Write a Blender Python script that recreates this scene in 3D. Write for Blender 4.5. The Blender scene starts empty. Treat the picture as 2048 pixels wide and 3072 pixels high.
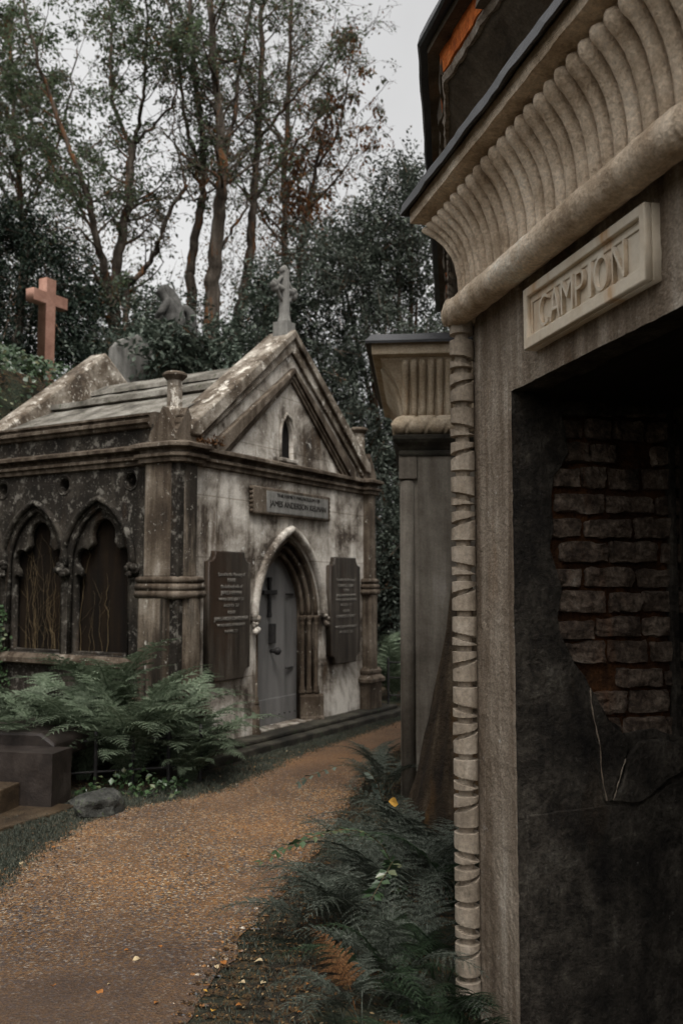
import bpy, bmesh, math, random
from mathutils import Vector, Matrix, noise
rnd = random.Random(11)
SC = bpy.context.scene
COL = SC.collection
PI = math.pi

# ------------------------------------------------------------------ camera
FPX, CX, CY, CAMZ = 2750.0, 1024.0, 1536.0, 1.6
PITCH = math.atan(219 / 2750)
cam = bpy.data.cameras.new("camera")
camo = bpy.data.objects.new("camera", cam)
COL.objects.link(camo)
camo.location = (0, 0, CAMZ)
camo.rotation_euler = (PI / 2 + PITCH, 0, 0)
cam.sensor_fit = 'VERTICAL'
cam.sensor_height = 36
cam.lens = 36 * FPX / 3072
cam.clip_start = 0.05
cam.clip_end = 3000
cam.dof.use_dof = True
cam.dof.focus_distance = 3.9
cam.dof.aperture_fstop = 3.2
SC.camera = camo


def at(px, py, Y):
    "point of the photograph's pixel at distance Y"
    x = (px - CX) / FPX
    y = (CY - py) / FPX
    dy = math.cos(PITCH) - y * math.sin(PITCH)
    dz = math.sin(PITCH) + y * math.cos(PITCH)
    k = Y / dy
    return Vector((x * k, Y, CAMZ + dz * k))


# ------------------------------------------------------------------ materials
class NB:
    def __init__(self, name):
        self.m = bpy.data.materials.new(name)
        self.m.use_nodes = True
        self.t = self.m.node_tree
        self.t.nodes.clear()
        self.out = self.t.nodes.new("ShaderNodeOutputMaterial")
        self.bsdf = self.t.nodes.new("ShaderNodeBsdfPrincipled")
        self.t.links.new(self.bsdf.outputs[0], self.out.inputs[0])

    def n(self, kind, **kw):
        nd = self.t.nodes.new("ShaderNode" + kind)
        for k, v in kw.items():
            if hasattr(nd, k):
                setattr(nd, k, v)
            else:
                nd.inputs[k.replace("_", " ")].default_value = v
        return nd

    def l(self, a, b):
        self.t.links.new(a, b)

    def coord(self, scale=(1, 1, 1)):
        tc = self.n("TexCoord")
        mp = self.n("Mapping")
        mp.inputs["Scale"].default_value = scale
        self.l(tc.outputs["Object"], mp.inputs["Vector"])
        return mp.outputs[0]

    def noise(self, vec, scale, detail=5, rough=.6, dist=0.0):
        nd = self.n("TexNoise")
        nd.inputs["Scale"].default_value = scale
        nd.inputs["Detail"].default_value = detail
        nd.inputs["Roughness"].default_value = rough
        nd.inputs["Distortion"].default_value = dist
        self.l(vec, nd.inputs["Vector"])
        return nd.outputs["Fac"]

    def ramp(self, fac, stops, interp='LINEAR'):
        nd = self.n("ValToRGB")
        nd.color_ramp.interpolation = interp
        el = nd.color_ramp.elements
        while len(el) > 1:
            el.remove(el[-1])
        for i, (p, c) in enumerate(stops):
            e = el[0] if i == 0 else el.new(p)
            e.position = p
            c = (c, c, c) if isinstance(c, (int, float)) else c
            e.color = (*c, 1)
        self.l(fac, nd.inputs[0])
        return nd.outputs[0]

    def math(self, op, a, b):
        nd = self.n("Math", operation=op)
        for i, v in enumerate((a, b)):
            if isinstance(v, (int, float)):
                nd.inputs[i].default_value = v
            else:
                self.l(v, nd.inputs[i])
        return nd.outputs[0]

    def mix(self, fac, a, b, mode='MIX'):
        nd = self.n("Mix", data_type='RGBA', blend_type=mode)
        for s, v in (("Factor", fac), ("A", a), ("B", b)):
            i = [x for x in nd.inputs if x.name == s and (x.type == 'RGBA' if s != "Factor" else x.type == 'VALUE')][0]
            if isinstance(v, (int, float)):
                i.default_value = v
            elif isinstance(v, tuple):
                i.default_value = (*v, 1)
            else:
                self.l(v, i)
        return [x for x in nd.outputs if x.type == 'RGBA'][0]

    def bump(self, h, strength, dist):
        nd = self.n("Bump")
        nd.inputs["Strength"].default_value = strength
        nd.inputs["Distance"].default_value = dist
        self.l(h, nd.inputs["Height"])
        if self.bsdf.inputs["Normal"].links:
            self.l(self.bsdf.inputs["Normal"].links[0].from_socket, nd.inputs["Normal"])
        self.l(nd.outputs[0], self.bsdf.inputs["Normal"])

    def fin(self, col, rough=.9, spec=.25):
        if isinstance(col, tuple):
            self.bsdf.inputs["Base Color"].default_value = (*col, 1)
        else:
            self.l(col, self.bsdf.inputs["Base Color"])
        if isinstance(rough, (int, float)):
            self.bsdf.inputs["Roughness"].default_value = rough
        else:
            self.l(rough, self.bsdf.inputs["Roughness"])
        self.bsdf.inputs["Specular IOR Level"].default_value = spec
        return self.m


def stone(name, stops, streak=.5, lichen=None, rust=None, nscale=1.6, bump=.5, fine=70, rough=.9, grain=.35,
          black=None, spec=.2, joints=None):
    """weathered stone: broad patches mixed with vertical run-off streaks, lichen spots, pits"""
    b = NB(name)
    v = b.coord()
    n1 = b.noise(v, nscale, 9, .68, .3)
    vs = b.coord((7, 7, .55))
    n2 = b.noise(vs, 1.3, 6, .62, .2)
    f = b.math('ADD', b.math('MULTIPLY', n1, 1 - streak), b.math('MULTIPLY', n2, streak))
    f = b.math('ADD', b.math('MULTIPLY', b.math('SUBTRACT', f, .5), 1.9), .5)
    c = b.ramp(f, stops)
    if rust:
        vr = b.coord((4, 4, .8))
        nr = b.noise(vr, 1.1, 6, .6, .4)
        c = b.mix(b.ramp(nr, [(rust[1], 0.0), (rust[1] + .12, rust[2] if len(rust) > 2 else .8)]), c, rust[0])
    if black:
        vb = b.coord((3.2, 3.2, .45))
        nb = b.noise(vb, 1.0, 7, .65, .3)
        c = b.mix(b.ramp(nb, [(black[1], 0.0), (black[1] + .1, .9)]), c, black[0])
    if lichen:
        nl = b.noise(v, lichen[1], 6, .72, .12)
        c = b.mix(b.ramp(nl, [(lichen[2], 0.0), (lichen[2] + .06, .85)]), c, lichen[0])
        nl2 = b.noise(v, lichen[1] * 3.7, 3, .6)
        c = b.mix(b.ramp(nl2, [(lichen[2] + .06, 0.0), (lichen[2] + .1, .8)]), c, lichen[0])
    ng = b.noise(v, fine, 4, .7)
    c = b.mix(1.0, c, b.ramp(ng, [(.25, 1 - grain), (.75, 1 + grain)]), 'MULTIPLY')
    if joints:
        bt = b.n("TexBrick")
        bt.inputs["Scale"].default_value = 1
        bt.inputs["Mortar Size"].default_value = .006
        bt.inputs["Brick Width"].default_value = joints[0]
        bt.inputs["Row Height"].default_value = joints[1]
        bt.inputs["Color1"].default_value = (1, 1, 1, 1)
        bt.inputs["Color2"].default_value = (.9, .9, .9, 1)
        bt.inputs["Mortar"].default_value = (.62, .6, .57, 1)
        tc = b.n("TexCoord")
        mp = b.n("Mapping")
        mp.inputs["Rotation"].default_value = (PI / 2, 0, 0)
        sx = b.n("SeparateXYZ")
        cb = b.n("CombineXYZ")
        b.l(tc.outputs["Object"], sx.inputs[0])
        b.l(b.math('ADD', sx.outputs[0], sx.outputs[1]), cb.inputs[0])
        b.l(b.math('ADD', sx.outputs[2], -.12), cb.inputs[1])
        b.l(cb.outputs[0], bt.inputs["Vector"])
        c = b.mix(1.0, c, bt.outputs["Color"], 'MULTIPLY')
    b.bump(b.noise(v, 9, 6, .7), bump * .6, .03)
    b.bump(ng, bump, .006)
    return b.fin(c, rough, spec)


M = {}
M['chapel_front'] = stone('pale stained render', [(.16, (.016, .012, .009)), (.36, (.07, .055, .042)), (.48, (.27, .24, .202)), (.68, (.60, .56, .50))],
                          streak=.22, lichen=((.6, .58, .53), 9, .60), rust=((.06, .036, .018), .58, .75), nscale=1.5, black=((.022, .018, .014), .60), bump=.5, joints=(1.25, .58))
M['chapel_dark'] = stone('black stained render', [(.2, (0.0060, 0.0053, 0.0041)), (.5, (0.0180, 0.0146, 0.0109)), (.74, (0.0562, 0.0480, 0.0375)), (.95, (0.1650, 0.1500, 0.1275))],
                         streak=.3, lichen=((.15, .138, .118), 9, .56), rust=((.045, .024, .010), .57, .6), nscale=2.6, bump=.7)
M['chapel_trim'] = stone('brown stained moulding stone', [(.15, (0.0122, 0.0088, 0.0061)), (.42, (0.0510, 0.0367, 0.0245)), (.68, (0.1428, 0.1156, 0.0884)), (.9, (0.2856, 0.2516, 0.2108))],
                         streak=.5, lichen=((.5, .47, .41), 14, .63), nscale=2.6, bump=.5)
M['chapel_brown'] = stone('stained pilaster stone', [(.15, (.014, .010, .007)), (.42, (.062, .046, .032)), (.62, (.15, .122, .092)), (.85, (.34, .305, .26))],
                          streak=.5, lichen=((.42, .40, .35), 10, .62), nscale=1.9, bump=.5, black=((.014, .011, .008), .50))
M['coping'] = stone('blotched coping stone', [(.2, (0.0324, 0.0245, 0.0173)), (.42, (0.0936, 0.0720, 0.0518)), (.6, (0.2160, 0.1872, 0.1512)), (.8, (0.4032, 0.3672, 0.3168))],
                    streak=.2, lichen=((.6, .56, .49), 7, .58), nscale=3.2, bump=.6)
M['roof'] = stone('lichened roof slab', [(.2, (0.0438, 0.0402, 0.0329)), (.45, (0.1242, 0.1132, 0.0949)), (.75, (0.2483, 0.2337, 0.2045))],
                  streak=.05, lichen=((.05, .055, .03), 16, .58), nscale=4, bump=.8)
M['tablet'] = stone('worn dark memorial slab', [(.2, (.010, .0075, .0055)), (.45, (.026, .020, .0145)), (.68, (.058, .048, .038)), (.9, (.17, .155, .135))],
                    streak=.72, nscale=1.8, bump=.2, rough=.5, spec=.22, rust=((.030, .016, .008), .52, .7))
M['panel'] = stone('brown stained blind panel', [(.2, (0.0018, 0.0012, 0.0006)), (.5, (0.0072, 0.0039, 0.0015)), (.78, (0.0180, 0.0102, 0.0039)), (.97, (0.0450, 0.0375, 0.0270))],
                   streak=.65, nscale=1.5, bump=.3)
M['step'] = stone('damp dark step stone', [(.2, (0.0072, 0.0066, 0.0048)), (.5, (0.0240, 0.0210, 0.0156)), (.8, (0.0660, 0.0600, 0.0450))],
                  streak=.1, lichen=((.03, .045, .02), 8, .6), nscale=3, bump=.6)
M['campion_wall'] = stone('rough cream render', [(.15, (0.0805, 0.0581, 0.0395)), (.4, (0.1919, 0.1485, 0.1089)), (.62, (0.3217, 0.2661, 0.2080)), (.85, (0.5446, 0.4827, 0.4085))],
                          streak=.7, nscale=3.2, bump=1.5, fine=85, grain=.42, rust=((.2, .115, .055), .60, .7), lichen=((.5, .47, .43), 22, .63), black=((.05, .04, .03), .63))
M['campion_carved'] = stone('carved cream stone', [(.15, (0.1973, 0.1366, 0.0835)), (.4, (0.4858, 0.3795, 0.2732)), (.65, (0.7438, 0.6224, 0.4858)), (.88, (0.8000, 0.8000, 0.7286))],
                            streak=.35, nscale=3.5, bump=1.0, fine=75, grain=.4, rust=((.24, .14, .07), .63, .6))
M['colonnette'] = stone('grey brown carved shaft stone', [(.15, (0.1066, 0.0853, 0.0640)), (.45, (0.2772, 0.2292, 0.1759)), (.8, (0.4477, 0.3891, 0.3198))],
                        streak=.4, nscale=4, bump=.5, fine=60, rust=((.16, .085, .03), .62, .6), black=((.012, .011, .01), .64))
M['marble'] = stone('white marble sign stone', [(.15, (0.384, 0.276, 0.161)), (.4, (0.604, 0.517, 0.398)), (.75, (0.714, 0.647, 0.536))],
                    streak=.2, nscale=3.2, bump=.15, fine=40, grain=.08, rust=((0.468, 0.235, 0.070), .54, .8), rough=.6)
M['letter'] = stone('worn cream letter stone', [(.2, (.40, .26, .13)), (.5, (.62, .52, .40)), (.8, (.72, .66, .57))],
                    streak=.2, nscale=9, bump=.2, fine=40, grain=.1, rust=((.36, .2, .07), .58, .7), rough=.7)
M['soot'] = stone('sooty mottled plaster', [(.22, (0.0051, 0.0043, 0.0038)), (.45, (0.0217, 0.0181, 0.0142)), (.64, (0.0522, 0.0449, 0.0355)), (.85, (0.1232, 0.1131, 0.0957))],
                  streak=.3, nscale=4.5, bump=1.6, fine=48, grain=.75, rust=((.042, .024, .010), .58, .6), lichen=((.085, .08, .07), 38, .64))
M['sootbrick'] = stone('sooty old brick', [(.15, (0.0209, 0.0158, 0.0122)), (.45, (0.0735, 0.0526, 0.0386)), (.75, (0.1751, 0.1365, 0.1048)), (.95, (0.3325, 0.2887, 0.2448))],
                       streak=.1, nscale=11, bump=1.6, fine=42, grain=.7, rust=((.085, .03, .009), .60, .6))
M['rustmortar'] = stone('rusty crumbled mortar', [(.2, (0.0096, 0.0048, 0.0024)), (.5, (0.0400, 0.0168, 0.0064)), (.8, (0.1040, 0.0416, 0.0136))], streak=.4, nscale=7, bump=1.4, fine=50, grain=.6)
M['lead'] = stone('dull black lead sheet', [(.2, (0.0096, 0.0096, 0.0104)), (.6, (0.0240, 0.0240, 0.0264)), (.9, (0.0560, 0.0560, 0.0600))],
                  streak=.1, nscale=5, bump=.3, rough=.38, spec=.5)
M['midtomb'] = stone('grey pilaster render', [(.15, (0.0413, 0.0355, 0.0289)), (.42, (0.1073, 0.0924, 0.0743)), (.66, (0.1898, 0.1691, 0.1403)), (.9, (0.3465, 0.3217, 0.2888))],
                     streak=.45, nscale=1.7, bump=.35, fine=60, grain=.2)
M['midcap'] = stone('warm cream capital stone', [(.12, (0.1800, 0.1305, 0.0765)), (.4, (0.3600, 0.2880, 0.2025)), (.7, (0.4680, 0.3960, 0.3015)), (.9, (0.5400, 0.4770, 0.3870))],
                    streak=.3, nscale=3, bump=.4, rust=((.33, .16, .055), .60, .7))
M['tallplaster'] = stone('brown soffit plaster', [(.15, (0.0425, 0.0340, 0.0255)), (.45, (0.1020, 0.0816, 0.0595)), (.8, (0.1785, 0.1487, 0.1148))],
                         streak=.1, nscale=3, bump=.5, rust=((.14, .09, .05), .6, .5), black=((.02, .017, .014), .63))
M['brokenplaster'] = stone('broken plaster edge', [(.15, (.14, .1, .075)), (.5, (.3, .25, .2)), (.85, (.5, .45, .4))], streak=0, nscale=12, bump=1.2)
M['redbrick'] = stone('exposed orange brick', [(.15, (0.2750, 0.0660, 0.0220)), (.5, (0.6820, 0.1760, 0.0385)), (.85, (0.7920, 0.2970, 0.0990))], streak=.1, nscale=9, bump=.9)
M['granite'] = stone('red granite', [(.1, (.14, .07, .05)), (.5, (.235, .125, .09)), (.9, (.32, .19, .145))], streak=.1, nscale=4, bump=.15, fine=90, grain=.4, rough=.65, lichen=((.3, .22, .17), 14, .64))
M['headstone'] = stone('grey headstone', [(.15, (0.0558, 0.0539, 0.0484)), (.5, (0.1488, 0.1438, 0.1314)), (.85, (0.2604, 0.2542, 0.2356))], streak=.6, nscale=2.5, bump=.5)
M['statue'] = stone('dark weathered statue stone', [(.15, (0.0216, 0.0209, 0.0194)), (.5, (0.0612, 0.0594, 0.0547)), (.85, (0.1224, 0.1188, 0.1116))], streak=.4, nscale=5, bump=.6)
M['tombstone'] = stone('dark brown wet granite', [(.15, (0.0067, 0.0043, 0.0034)), (.5, (0.0202, 0.0144, 0.0115)), (.85, (0.0456, 0.0355, 0.0298))], streak=.1, nscale=4, bump=.3, rough=.5, spec=.45)
M['kerbslab'] = stone('wet sandstone slab', [(.15, (0.0130, 0.0087, 0.0052)), (.5, (0.0434, 0.0286, 0.0156)), (.85, (0.0825, 0.0586, 0.0347))], streak=.05, nscale=4, bump=.4, rough=.42, spec=.5)
M['rock'] = stone('mossy grey rock', [(.15, (0.0126, 0.0126, 0.0105)), (.5, (0.0420, 0.0420, 0.0370)), (.85, (0.1008, 0.0987, 0.0882))], streak=0, nscale=9, bump=1.0, lichen=((.05, .065, .03), 9, .58))
M['bark'] = stone('ridged bark', [(.15, (0.0144, 0.0108, 0.0079)), (.5, (0.0504, 0.0396, 0.0302)), (.85, (0.1152, 0.0972, 0.0792))], streak=.75, nscale=3, bump=1.2, fine=30,
                  rust=((.15, .058, .015), .53, .8))
M['stumpbark'] = stone('mossy wet bark', [(.15, (.008, .006, .005)), (.5, (.035, .024, .014)), (.85, (.09, .068, .045))], streak=.8, nscale=5, bump=1.6, fine=34,
                       rust=((.11, .052, .012), .55, .8), lichen=((.30, .32, .30), 24, .68))
M['vine'] = stone('dry pale vine', [(.2, (.045, .03, .014)), (.8, (.13, .095, .05))], streak=.2, nscale=6, bump=.3)
M['iron'] = stone('rusty black iron', [(.2, (.01, .01, .011)), (.8, (.035, .032, .03))], streak=.1, nscale=9, bump=.3, rough=.6)
M['void'] = stone('near black', [(.2, (0.0030, 0.0025, 0.0020)), (.8, (0.0100, 0.0085, 0.0070))], streak=.2, nscale=4, bump=.4)  # paints the darkness inside openings; also covers the recess door and soffit
M['plastic'] = stone('pale blue plastic', [(.2, (.3, .36, .46)), (.8, (.46, .52, .62))], streak=0, nscale=6, bump=.1, rough=.5)

b = NB('grey painted door')
v = b.coord()
nv = b.noise(b.coord((5, 5, .7)), 1.2, 6, .6)
c = b.ramp(nv, [(.3, (.066, .064, .061)), (.5, (.124, .12, .115)), (.7, (.172, .167, .16))])
c = b.mix(b.ramp(b.noise(v, 40, 3, .6), [(.66, 0.0), (.7, .6)]), c, (.05, .045, .045))
b.bump(b.noise(v, 30, 4, .6), .25, .004)
M['door'] = b.fin(c, .45, .4)


def text_mat(name, c):
    b = NB(name)
    v = b.coord()
    return b.fin(b.ramp(b.noise(v, 60, 3, .6), [(.3, tuple(x * .55 for x in c)), (.6, c)]), .8)


M['pale_letter'] = text_mat('worn pale lettering', (.17, .155, .135))
M['dark_letter'] = text_mat('dark lettering', (.02, .017, .014))


def leaf_mat(name, stops, rough=.6, spec=.18, trans=.15):
    b = NB(name)
    g = b.n("NewGeometry")
    c = b.ramp(g.outputs["Random Per Island"], stops)
    v = b.coord()
    c = b.mix(1.0, c, b.ramp(b.noise(v, .8, 4, .6), [(.3, .7), (.7, 1.3)]), 'MULTIPLY')
    m = b.fin(c, rough, spec)
    if trans:
        tr = b.n("BsdfTranslucent")
        b.l(c, tr.inputs[0])
        ms = b.n("MixShader")
        ms.inputs[0].default_value = trans
        b.l(b.bsdf.outputs[0], ms.inputs[1])
        b.l(tr.outputs[0], ms.inputs[2])
        b.l(ms.outputs[0], b.out.inputs[0])
    return m


M['leaf_green'] = leaf_mat('loose green leaf', [(0, (.05, .072, .04)), (.5, (.085, .112, .065)), (1, (.12, .15, .09))], trans=.5)
M['leaf_dull'] = leaf_mat('thin dull leaf', [(0, (.05, .056, .038)), (.6, (.085, .092, .064)), (.85, (.11, .09, .055)), (1, (.14, .07, .025))], trans=.5)
M['leaf_russet'] = leaf_mat('russet leaf', [(0, (.07, .035, .018)), (.5, (.14, .055, .02)), (1, (.2, .095, .035))], trans=.3)
M['leaf_holly'] = leaf_mat('dark glossy evergreen leaf', [(0, (.03, .038, .028)), (.5, (.062, .074, .058)), (.85, (.095, .11, .09)), (1, (.13, .145, .12))], rough=.6, spec=.2, trans=.2)
M['leaf_yew'] = leaf_mat('dark yew needle', [(0, (.008, .014, .010)), (.6, (.014, .024, .016)), (1, (.026, .04, .026))], trans=.05)
M['leaf_ivy'] = leaf_mat('ivy leaf', [(0, (.018, .036, .014)), (.5, (.035, .065, .026)), (.85, (.06, .095, .045)), (1, (.12, .12, .06))], rough=.35, spec=.5, trans=.1)
M['leaf_shrub'] = leaf_mat('grey green shrub leaf', [(0, (.03, .042, .03)), (.5, (.055, .072, .055)), (1, (.12, .14, .11))], rough=.4, trans=.15)
M['fern_green'] = leaf_mat('fern frond green', [(0, (.045, .066, .036)), (.5, (.10, .13, .082)), (1, (.175, .21, .145))], rough=.6, spec=.2, trans=.25)
M['bracken_grey'] = leaf_mat('dull bracken green', [(0, (.02, .026, .018)), (.5, (.052, .062, .047)), (1, (.125, .14, .115))], rough=.6, spec=.15, trans=.15)
M['bracken_green'] = leaf_mat('deep bracken green', [(0, (.012, .024, .012)), (.5, (.03, .05, .026)), (1, (.06, .09, .05))], rough=.6, spec=.15, trans=.2)
M['bracken_brown'] = leaf_mat('dead bracken brown', [(0, (.04, .018, .007)), (.5, (.11, .05, .018)), (1, (.2, .1, .042))], rough=.7, trans=.2)
M['grass'] = leaf_mat('short dark grass', [(0, (.03, .036, .026)), (.5, (.058, .066, .05)), (.9, (.09, .095, .075)), (1, (.13, .10, .06))], rough=.7, spec=.15, trans=.15)
M['litter'] = leaf_mat('leaf litter', [(0, (.018, .012, .008)), (.4, (.045, .026, .013)), (.7, (.09, .048, .018)), (.9, (.15, .085, .03)), (1, (.26, .2, .12))], rough=.7, trans=0)
M['leaf_yellow'] = leaf_mat('yellow fallen leaf', [(0, (.36, .17, .025)), (1, (.48, .27, .05))], trans=.1)
M['leaf_pale'] = leaf_mat('pale fallen leaf', [(0, (.26, .18, .09)), (1, (.42, .33, .2))], trans=.1)
M['leaf_orange'] = leaf_mat('orange fallen leaf', [(0, (.2, .07, .015)), (1, (.3, .12, .03))], trans=.1)
M['pebble'] = leaf_mat('gravel stone', [(0, (.03, .025, .022)), (.2, (.085, .045, .022)), (.45, (.2, .09, .028)), (.66, (.31, .15, .05)), (.75, (.12, .11, .105)), (.88, (.075, .078, .085)), (.95, (.3, .24, .17)), (1, (.5, .44, .36))], rough=.55, spec=.35, trans=0)

# gravel sheet
b = NB('orange brown gravel')
v = b.coord()
vo = b.n("TexVoronoi")
vo.inputs["Scale"].default_value = 95
b.l(v, vo.inputs["Vector"])
sp = b.n("SeparateColor")
b.l(vo.outputs["Color"], sp.inputs[0])
peb = b.ramp(sp.outputs[0], [(0, (.022, .018, .016)), (.18, (.06, .036, .02)), (.36, (.165, .08, .027)), (.62, (.25, .13, .045)), (.72, (.075, .07, .068)), (.86, (.12, .105, .095)), (.93, (.3, .22, .13)), (1, (.42, .36, .28))])
fineg = b.ramp(b.noise(v, 210, 4, .7), [(.3, (.078, .043, .023)), (.55, (.158, .085, .042)), (.75, (.24, .14, .074))])
packed = b.ramp(b.noise(b.coord((1.0, .55, 1)), 1.5, 5, .6, .3), [(.42, 0.0), (.6, .9)])
sxy = b.n("SeparateXYZ")
b.l(v, sxy.inputs[0])
near = b.ramp(b.math('ADD', b.math('MULTIPLY', sxy.outputs[1], .1), b.math('MULTIPLY', b.noise(v, 1.6, 4, .6), .14)), [(.44, .72), (.53, 0.0), (.80, 0.0), (.9, .75)])
packed = b.math('MAXIMUM', b.math('MULTIPLY', packed, .45), near)
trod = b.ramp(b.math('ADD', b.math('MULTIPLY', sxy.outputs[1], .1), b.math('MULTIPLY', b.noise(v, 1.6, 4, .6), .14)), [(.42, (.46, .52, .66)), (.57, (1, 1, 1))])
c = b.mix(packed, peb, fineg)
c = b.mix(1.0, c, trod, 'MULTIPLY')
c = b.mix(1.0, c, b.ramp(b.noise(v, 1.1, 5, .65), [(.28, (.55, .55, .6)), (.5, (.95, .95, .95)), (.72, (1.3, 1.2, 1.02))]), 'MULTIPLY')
b.bump(vo.outputs["Distance"], .7, .01)
b.bump(b.noise(v, 160, 3, .7), .5, .006)
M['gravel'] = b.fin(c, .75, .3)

# soil
b = NB('leafy dark soil')
v = b.coord()
vo = b.n("TexVoronoi")
vo.inputs["Scale"].default_value = 45
b.l(v, vo.inputs["Vector"])
sp = b.n("SeparateColor")
b.l(vo.outputs["Color"], sp.inputs[0])
c = b.ramp(sp.outputs[0], [(0, (.012, .011, .008)), (.5, (.03, .024, .016)), (.8, (.06, .038, .018)), (1, (.1, .055, .022))])
c = b.mix(b.ramp(b.noise(v, 2.2, 5, .65), [(.45, 0.0), (.6, .8)]), c, (.022, .03, .018))
b.bump(vo.outputs["Distance"], .8, .02)
b.bump(b.noise(v, 60, 4, .7), .6, .02)
M['soil'] = b.fin(c, .9, .2)

# ------------------------------------------------------------------ object helpers


def link(name, me, mat=None, parent=None):
    o = bpy.data.objects.new(name, me)
    COL.objects.link(o)
    if mat and not me.materials:
        me.materials.append(M[mat] if isinstance(mat, str) else mat)
    if parent:
        o.parent = parent
    return o


def obj(name, bm, mat, parent=None, smooth=False, bevel=0.0, seg=2):
    me = bpy.data.meshes.new(name)
    bmesh.ops.recalc_face_normals(bm, faces=bm.faces)
    bm.to_mesh(me)
    bm.free()
    if smooth:
        me.shade_smooth()
    o = link(name, me, mat, parent)
    if bevel:
        md = o.modifiers.new("bevel", 'BEVEL')
        md.width = bevel
        md.segments = seg
        md.limit_method = 'ANGLE'
        md.angle_limit = math.radians(35)
    return o


def thing(name, label, cat, loc=(0, 0, 0), rz=0.0, group=None):
    o = bpy.data.objects.new(name, None)
    o.empty_display_size = .2
    COL.objects.link(o)
    o.location = loc
    o.rotation_euler = (0, 0, rz)
    return tag(o, label, cat, group)


def tag(o, label=None, cat=None, group=None, kind=None):
    if label:
        o['label'] = label
    if cat:
        o['category'] = cat
    if group:
        o['group'] = group
    if kind:
        o['kind'] = kind
    return o


def box(bm, x0, x1, y0, y1, z0, z1):
    r = bmesh.ops.create_cube(bm, size=1)
    for vv in r['verts']:
        vv.co = Vector(((x0 + x1) / 2 + vv.co.x * (x1 - x0), (y0 + y1) / 2 + vv.co.y * (y1 - y0), (z0 + z1) / 2 + vv.co.z * (z1 - z0)))
    return r['verts']


def tube(bm, pts, radii, seg=8, cap=True):
    pts = [Vector(p) for p in pts]
    if isinstance(radii, (int, float)):
        radii = [radii] * len(pts)
    rings = []
    up = Vector((.31, .2, .93))
    for i, p in enumerate(pts):
        d = (pts[min(i + 1, len(pts) - 1)] - pts[max(i - 1, 0)])
        if d.length < 1e-9:
            d = Vector((0, 0, 1))
        d.normalize()
        a = d.cross(up)
        if a.length < .05:
            a = d.cross(Vector((1, 0, 0)))
        a.normalize()
        bb = d.cross(a)
        rings.append([bm.verts.new(p + (a * math.cos(2 * PI * k / seg) + bb * math.sin(2 * PI * k / seg)) * radii[i]) for k in range(seg)])
        up = bb if False else up
    for i in range(len(rings) - 1):
        for k in range(seg):
            bm.faces.new((rings[i][k], rings[i][(k + 1) % seg], rings[i + 1][(k + 1) % seg], rings[i + 1][k]))
    if cap:
        bm.faces.new(rings[0])
        bm.faces.new(rings[-1][::-1])
    return rings


def lathe(bm, prof, c=(0, 0), seg=12, ph=0.0):
    rings = []
    for r, z in prof:
        rings.append([bm.verts.new((c[0] + r * math.cos(ph + 2 * PI * k / seg), c[1] + r * math.sin(ph + 2 * PI * k / seg), z)) for k in range(seg)])
    for i in range(len(rings) - 1):
        for k in range(seg):
            bm.faces.new((rings[i][k], rings[i][(k + 1) % seg], rings[i + 1][(k + 1) % seg], rings[i + 1][k]))
    bm.faces.new(rings[0][::-1])
    bm.faces.new(rings[-1])


def sweep(bm, path, prof, side=1, closed_prof=True, sub=0):
    """sweep profile [(d,z)] along plan path [(x,y)], d measured to the right (side=1) of travel, mitred"""
    P = [Vector(p) for p in path]
    if sub:
        Q = []
        for i in range(len(P) - 1):
            nn = max(1, int((P[i + 1] - P[i]).length / sub))
            Q += [P[i].lerp(P[i + 1], k / nn) for k in range(nn)]
        P = Q + [P[-1]]
    nrm = []
    for i in range(len(P) - 1):
        d = (P[i + 1] - P[i]).normalized()
        nrm.append(Vector((d.y, -d.x)) * side)
    rings = []
    for i, p in enumerate(P):
        if i == 0:
            mt = nrm[0]
        elif i == len(P) - 1:
            mt = nrm[-1]
        else:
            s = nrm[i - 1] + nrm[i]
            mt = s / (s.dot(nrm[i])) if s.length > 1e-6 else nrm[i]
        rings.append([bm.verts.new((p.x + mt.x * d, p.y + mt.y * d, z)) for d, z in prof])
    n = len(prof)
    rng = range(n) if closed_prof else range(n - 1)
    for i in range(len(rings) - 1):
        for k in rng:
            bm.faces.new((rings[i][k], rings[i][(k + 1) % n], rings[i + 1][(k + 1) % n], rings[i + 1][k]))
    if closed_prof:
        bm.faces.new(rings[0])
        bm.faces.new(rings[-1][::-1])
    return rings


def circ(cx, cz, r, n=14, a0=0.0):
    return [(cx + r * math.cos(a0 + 2 * PI * k / n), cz + r * math.sin(a0 + 2 * PI * k / n)) for k in range(n)]


def plate(outline, holes, depth, bevel=0.0):
    """mesh of a flat slab with holes: outline in x,z; front face at y=0, back at y=depth"""
    cu = bpy.data.curves.new("tmp", 'CURVE')
    cu.dimensions = '2D'
    cu.fill_mode = 'BOTH'
    cu.extrude = depth / 2 - bevel
    cu.bevel_depth = bevel
    cu.bevel_resolution = 1
    for pl in [outline] + list(holes):
        s = cu.splines.new('POLY')
        s.points.add(len(pl) - 1)
        for p, (x, y) in zip(s.points, pl):
            p.co = (x, y, 0, 1)
        s.use_cyclic_u = True
    return curve_mesh(cu, depth)


def curve_mesh(cu, depth):
    o = bpy.data.objects.new("tmp", cu)
    COL.objects.link(o)
    dg = bpy.context.evaluated_depsgraph_get()
    dg.update()
    me = bpy.data.meshes.new_from_object(o.evaluated_get(dg))
    bpy.data.objects.remove(o)
    for vv in me.vertices:
        x, y, z = vv.co
        vv.co = (x, depth / 2 - z, y)
    me.materials.clear()
    return me


def slab(name, outline, holes, y0, depth, mat, parent, bevel=0.0):
    me = plate(outline, holes, depth, bevel)
    me.transform(Matrix.Translation((0, y0, 0)))
    me.name = name
    return link(name, me, mat, parent)


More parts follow.
